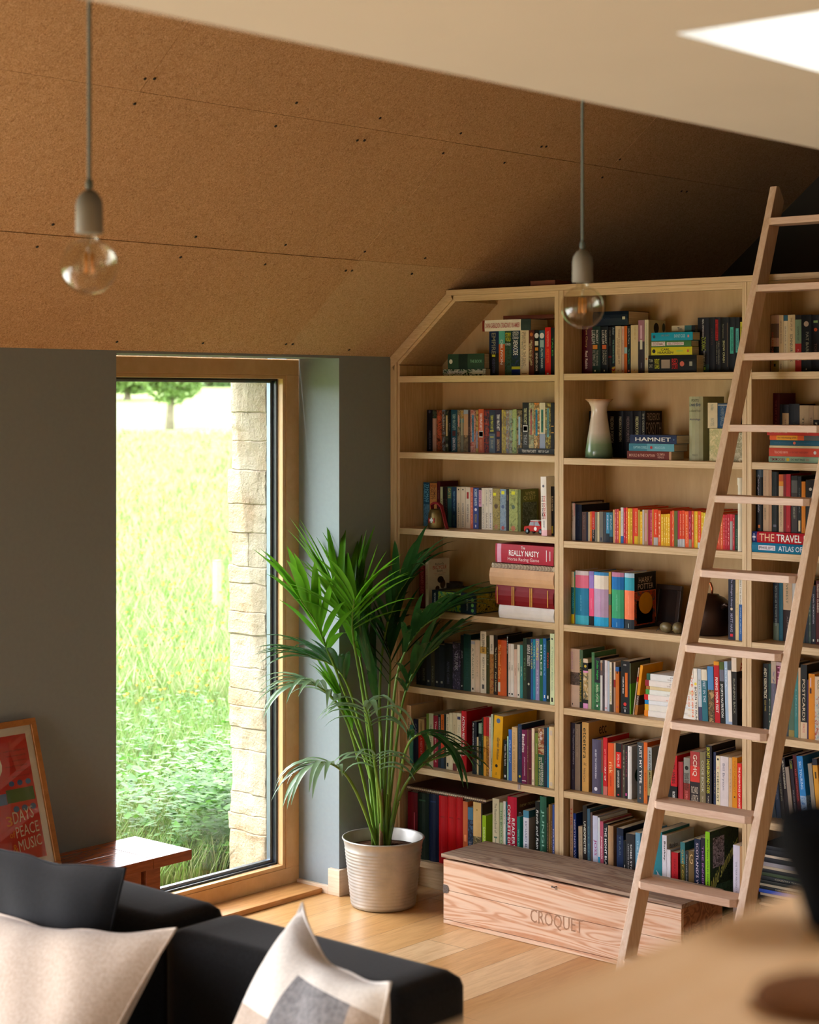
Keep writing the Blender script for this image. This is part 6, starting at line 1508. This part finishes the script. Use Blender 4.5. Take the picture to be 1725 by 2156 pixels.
pillow('cushion',(-3.79,2.74,.925),(-3.246,2.76,.9416),(-3.23,2.64,.475),(-3.82,2.62,.475),.12,lambda u,v:dkc,'black cushion propped on the sofa back behind the beige one',seed=3,pin=.06)
pillow('cushion',(-3.60,2.66,.80),(-2.898,2.60,.905),(-2.95,2.34,.475),(-3.66,2.36,.475),.16,lambda u,v:bei,'plain beige linen cushion leaning on the sofa back, bottom left corner',seed=7,pin=.10,wob=.008)
def chk(u,v):
    if u<.46: return whl if v>.60 else bei
    return whl if v>.84 else (grl if u<.88 else bei)
pillow('cushion',(-2.72,2.790,.950),(-2.285,2.575,.925),(-2.20,2.42,.475),(-2.80,2.44,.475),.17,chk,'white, beige and grey check cushion with raised corners on the sofa',seed=5,pin=.16,wob=.006)
# ================================================================ COUNTER IN THE FOREGROUND
ctm=woodm('oak_counter',hexc('e6c49c'),hexc('d3a878'),(9,1.1,9),.45,4,world=True)
co=empty('wooden_counter',(-.2,1.1,0)); tag(co,'blurred pale oak counter top close to the viewer in the bottom corner','counter')
def cop_(mb,name,**k):
    o=mb.build(name,**k); o.parent=co; o.matrix_parent_inverse=Matrix.Translation(-co.location); return o
mb=MB(); mb.box((-.63,.35,1.64),(.9,2.1,1.67),ctm); cop_(mb,'counter_top',bevel=.004)
mb=MB(); mb.box((-.60,.38,.001),(-.575,2.07,1.6395),ctm); mb.box((-.575,2.045,.001),(.87,2.07,1.6395),ctm); cop_(mb,'side_panel')
mb=MB(); c=atD(1768,1900,1.20); cx_,cy_=onZ(1768,1960,1.6705).x,onZ(1768,1960,1.6705).y
mb.lathe([(.0001,.0005),(.017,.0005),(.020,.004),(.027,.026),(.037,.048),(.0395,.060),(.038,.07),(.034,.073),(.030,.068),(.022,.03),(.0001,.02)],36,plain('matt_black_ceramic',(.003,.003,.004),.9,.1,spec=.05))
o=mb.build('black_cup'); o.location=(cx_,cy_,1.6705); tag(o,'blurred matt black cup standing on the pale counter','cup')
mb=MB(); p=onZ(1720,2120,1.6705); mb.lathe([(.0001,.0005),(.033,.0005),(.035,.003),(.032,.009),(.02,.014),(.0001,.015)],36,plain('dark_brown_matt',hexc('6a452a'),.8,.15,spec=.1))  # low brown dome standing for an unclear dark patch on the counter
o=mb.build('brown_dome'); o.location=(p.x,p.y,1.6705); tag(o,'blurred dark brown low dome lying on the pale counter','pouch')
# ================================================================ SMALL THINGS ON THE WINDOW BAY SHELVES
p=onY(918,1115,S+.06); brs=plain('aged_brass',hexc('6e5a30'),.42,.3,30,metal=.7)
mb=MB(); P=[(.0001,.062),(.018,.062),(.026,.058),(.031,.045),(.034,.02),(.0335,.004),(.031,.001),(.029,.004),(.0001,.05)]
mb.lathe(P,30,brs); bell=mb.build('cow_bell'); bell.scale=(1.12,.9,1.3); bell.location=(p.x+.002,S+.06,Z1[2]+.0005); tag(bell,'small brass souvenir cow bell with a red strap on the third shelf, window bay','bell')
mb=MB(); rs=plain('red_strap',hexc('8a1420'),.8,.1); 
def ribbon(pts,wd,t=.0018):
    pts=[Vector(q) for q in pts]; n=len(mb.v)
    for q in pts: mb.v+=[(q.x,q.y-wd,q.z-t),(q.x,q.y+wd,q.z-t),(q.x,q.y+wd,q.z+t),(q.x,q.y-wd,q.z+t)]
    i=mb.mi(rs)
    for k in range(len(pts)-1):
        for j in range(4): mb.f.append((n+k*4+j,n+k*4+(j+1)%4,n+k*4+4+(j+1)%4,n+k*4+4+j)); mb.m.append(i); mb.sm.append(False)
    mb.f+=[(n,n+1,n+2,n+3),(n+4*len(pts)-1,n+4*len(pts)-2,n+4*len(pts)-3,n+4*len(pts)-4)]; mb.m+=[i,i]; mb.sm+=[False,False]
ribbon([(-.018,0,.064),(-.022,0,.074),(-.008,0,.081),(.012,0,.079),(.026,0,.07),(.036,0,.045),(.044,0,.02),(.052,0,.003)],.010,.003)
o=mb.build('strap'); o.parent=bell
mb=MB(); mb.box((-.008,-.0345,.024),(.008,-.034,.03),cov('ddd')); mb.box((-.003,-.0348,.019),(.003,-.0342,.035),cov('ddd')); mb.box((-.014,-.0338,.018),(-.009,-.033,.034),cov('a22')); mb.box((.009,-.0338,.018),(.014,-.033,.034),cov('a22')); o=mb.build('painted_crest'); o.parent=bell
# toy car
p=onY(1127,1123,S+.05); car=empty('toy_car',(onY(1110,1120,S+.085).x+.0505,S+.085,Z1[2]+.0005)); car.scale=(1.5,1.5,1.75); tag(car,'small red toy car with a white roof on the third shelf, window bay','toy car')
L2=.0335; prof=[(-L2,.006),(-L2,.014),(-L2+.002,.0175),(-.018,.0185),(-.013,.029),(.013,.0295),(.022,.0185),(L2-.002,.0165),(L2,.013),(L2,.006)]
mb=MB(); mb.prism(prof,-.014,.014,plain('red_enamel',hexc('b8141c'),.2,.05)); o=mb.build('car_body',bevel=.0018,fix=True); o.parent=car
mb=MB(); mb.prism([(-.0165,.0195),(-.0125,.0275),(-.001,.028),(-.001,.0195)],-.0144,.0144,plain('toy_window',hexc('9aa8b4'),.1,.1)); mb.prism([(.001,.0195),(.001,.028),(.012,.0283),(.0185,.0195)],-.0144,.0144,plain('toy_window2',hexc('9aa8b4'),.1,.1)); o=mb.build('side_window',fix=True); o.parent=car
mb=MB(); mb.box((-.0128,-.0137,.0292),(.0132,.0137,.0312),cov('ddd')); o=mb.build('car_roof',bevel=.0006); o.parent=car
for x in (-.021,.021):
    for y in (-.0142,.0142):
        mb=MB(); Mr=Matrix.Translation((x,y,.0065))@Matrix.Rotation(math.pi/2,4,'X'); mb.lathe([(.0001,-.0018),(.0062,-.0018),(.0065,0),(.0062,.0018),(.0001,.0018)],18,black_m,M=Mr); mb.lathe([(.0001,.0021),(.003,.0021)],12,alu_m,M=Mr); mb.lathe([(.0001,-.0021),(.003,-.0021)],12,alu_m,M=Mr); o=mb.build('wheel'); o.parent=car
mb=MB(); mb.lathe([(.0001,0),(.0045,0)],16,cov('eee'),c=(.004,-.0144,.0125),M=Matrix.Rotation(math.pi/2,4,'X')); o=mb.build('race_number'); o.parent=car
car.rotation_euler=(0,0,math.radians(2))
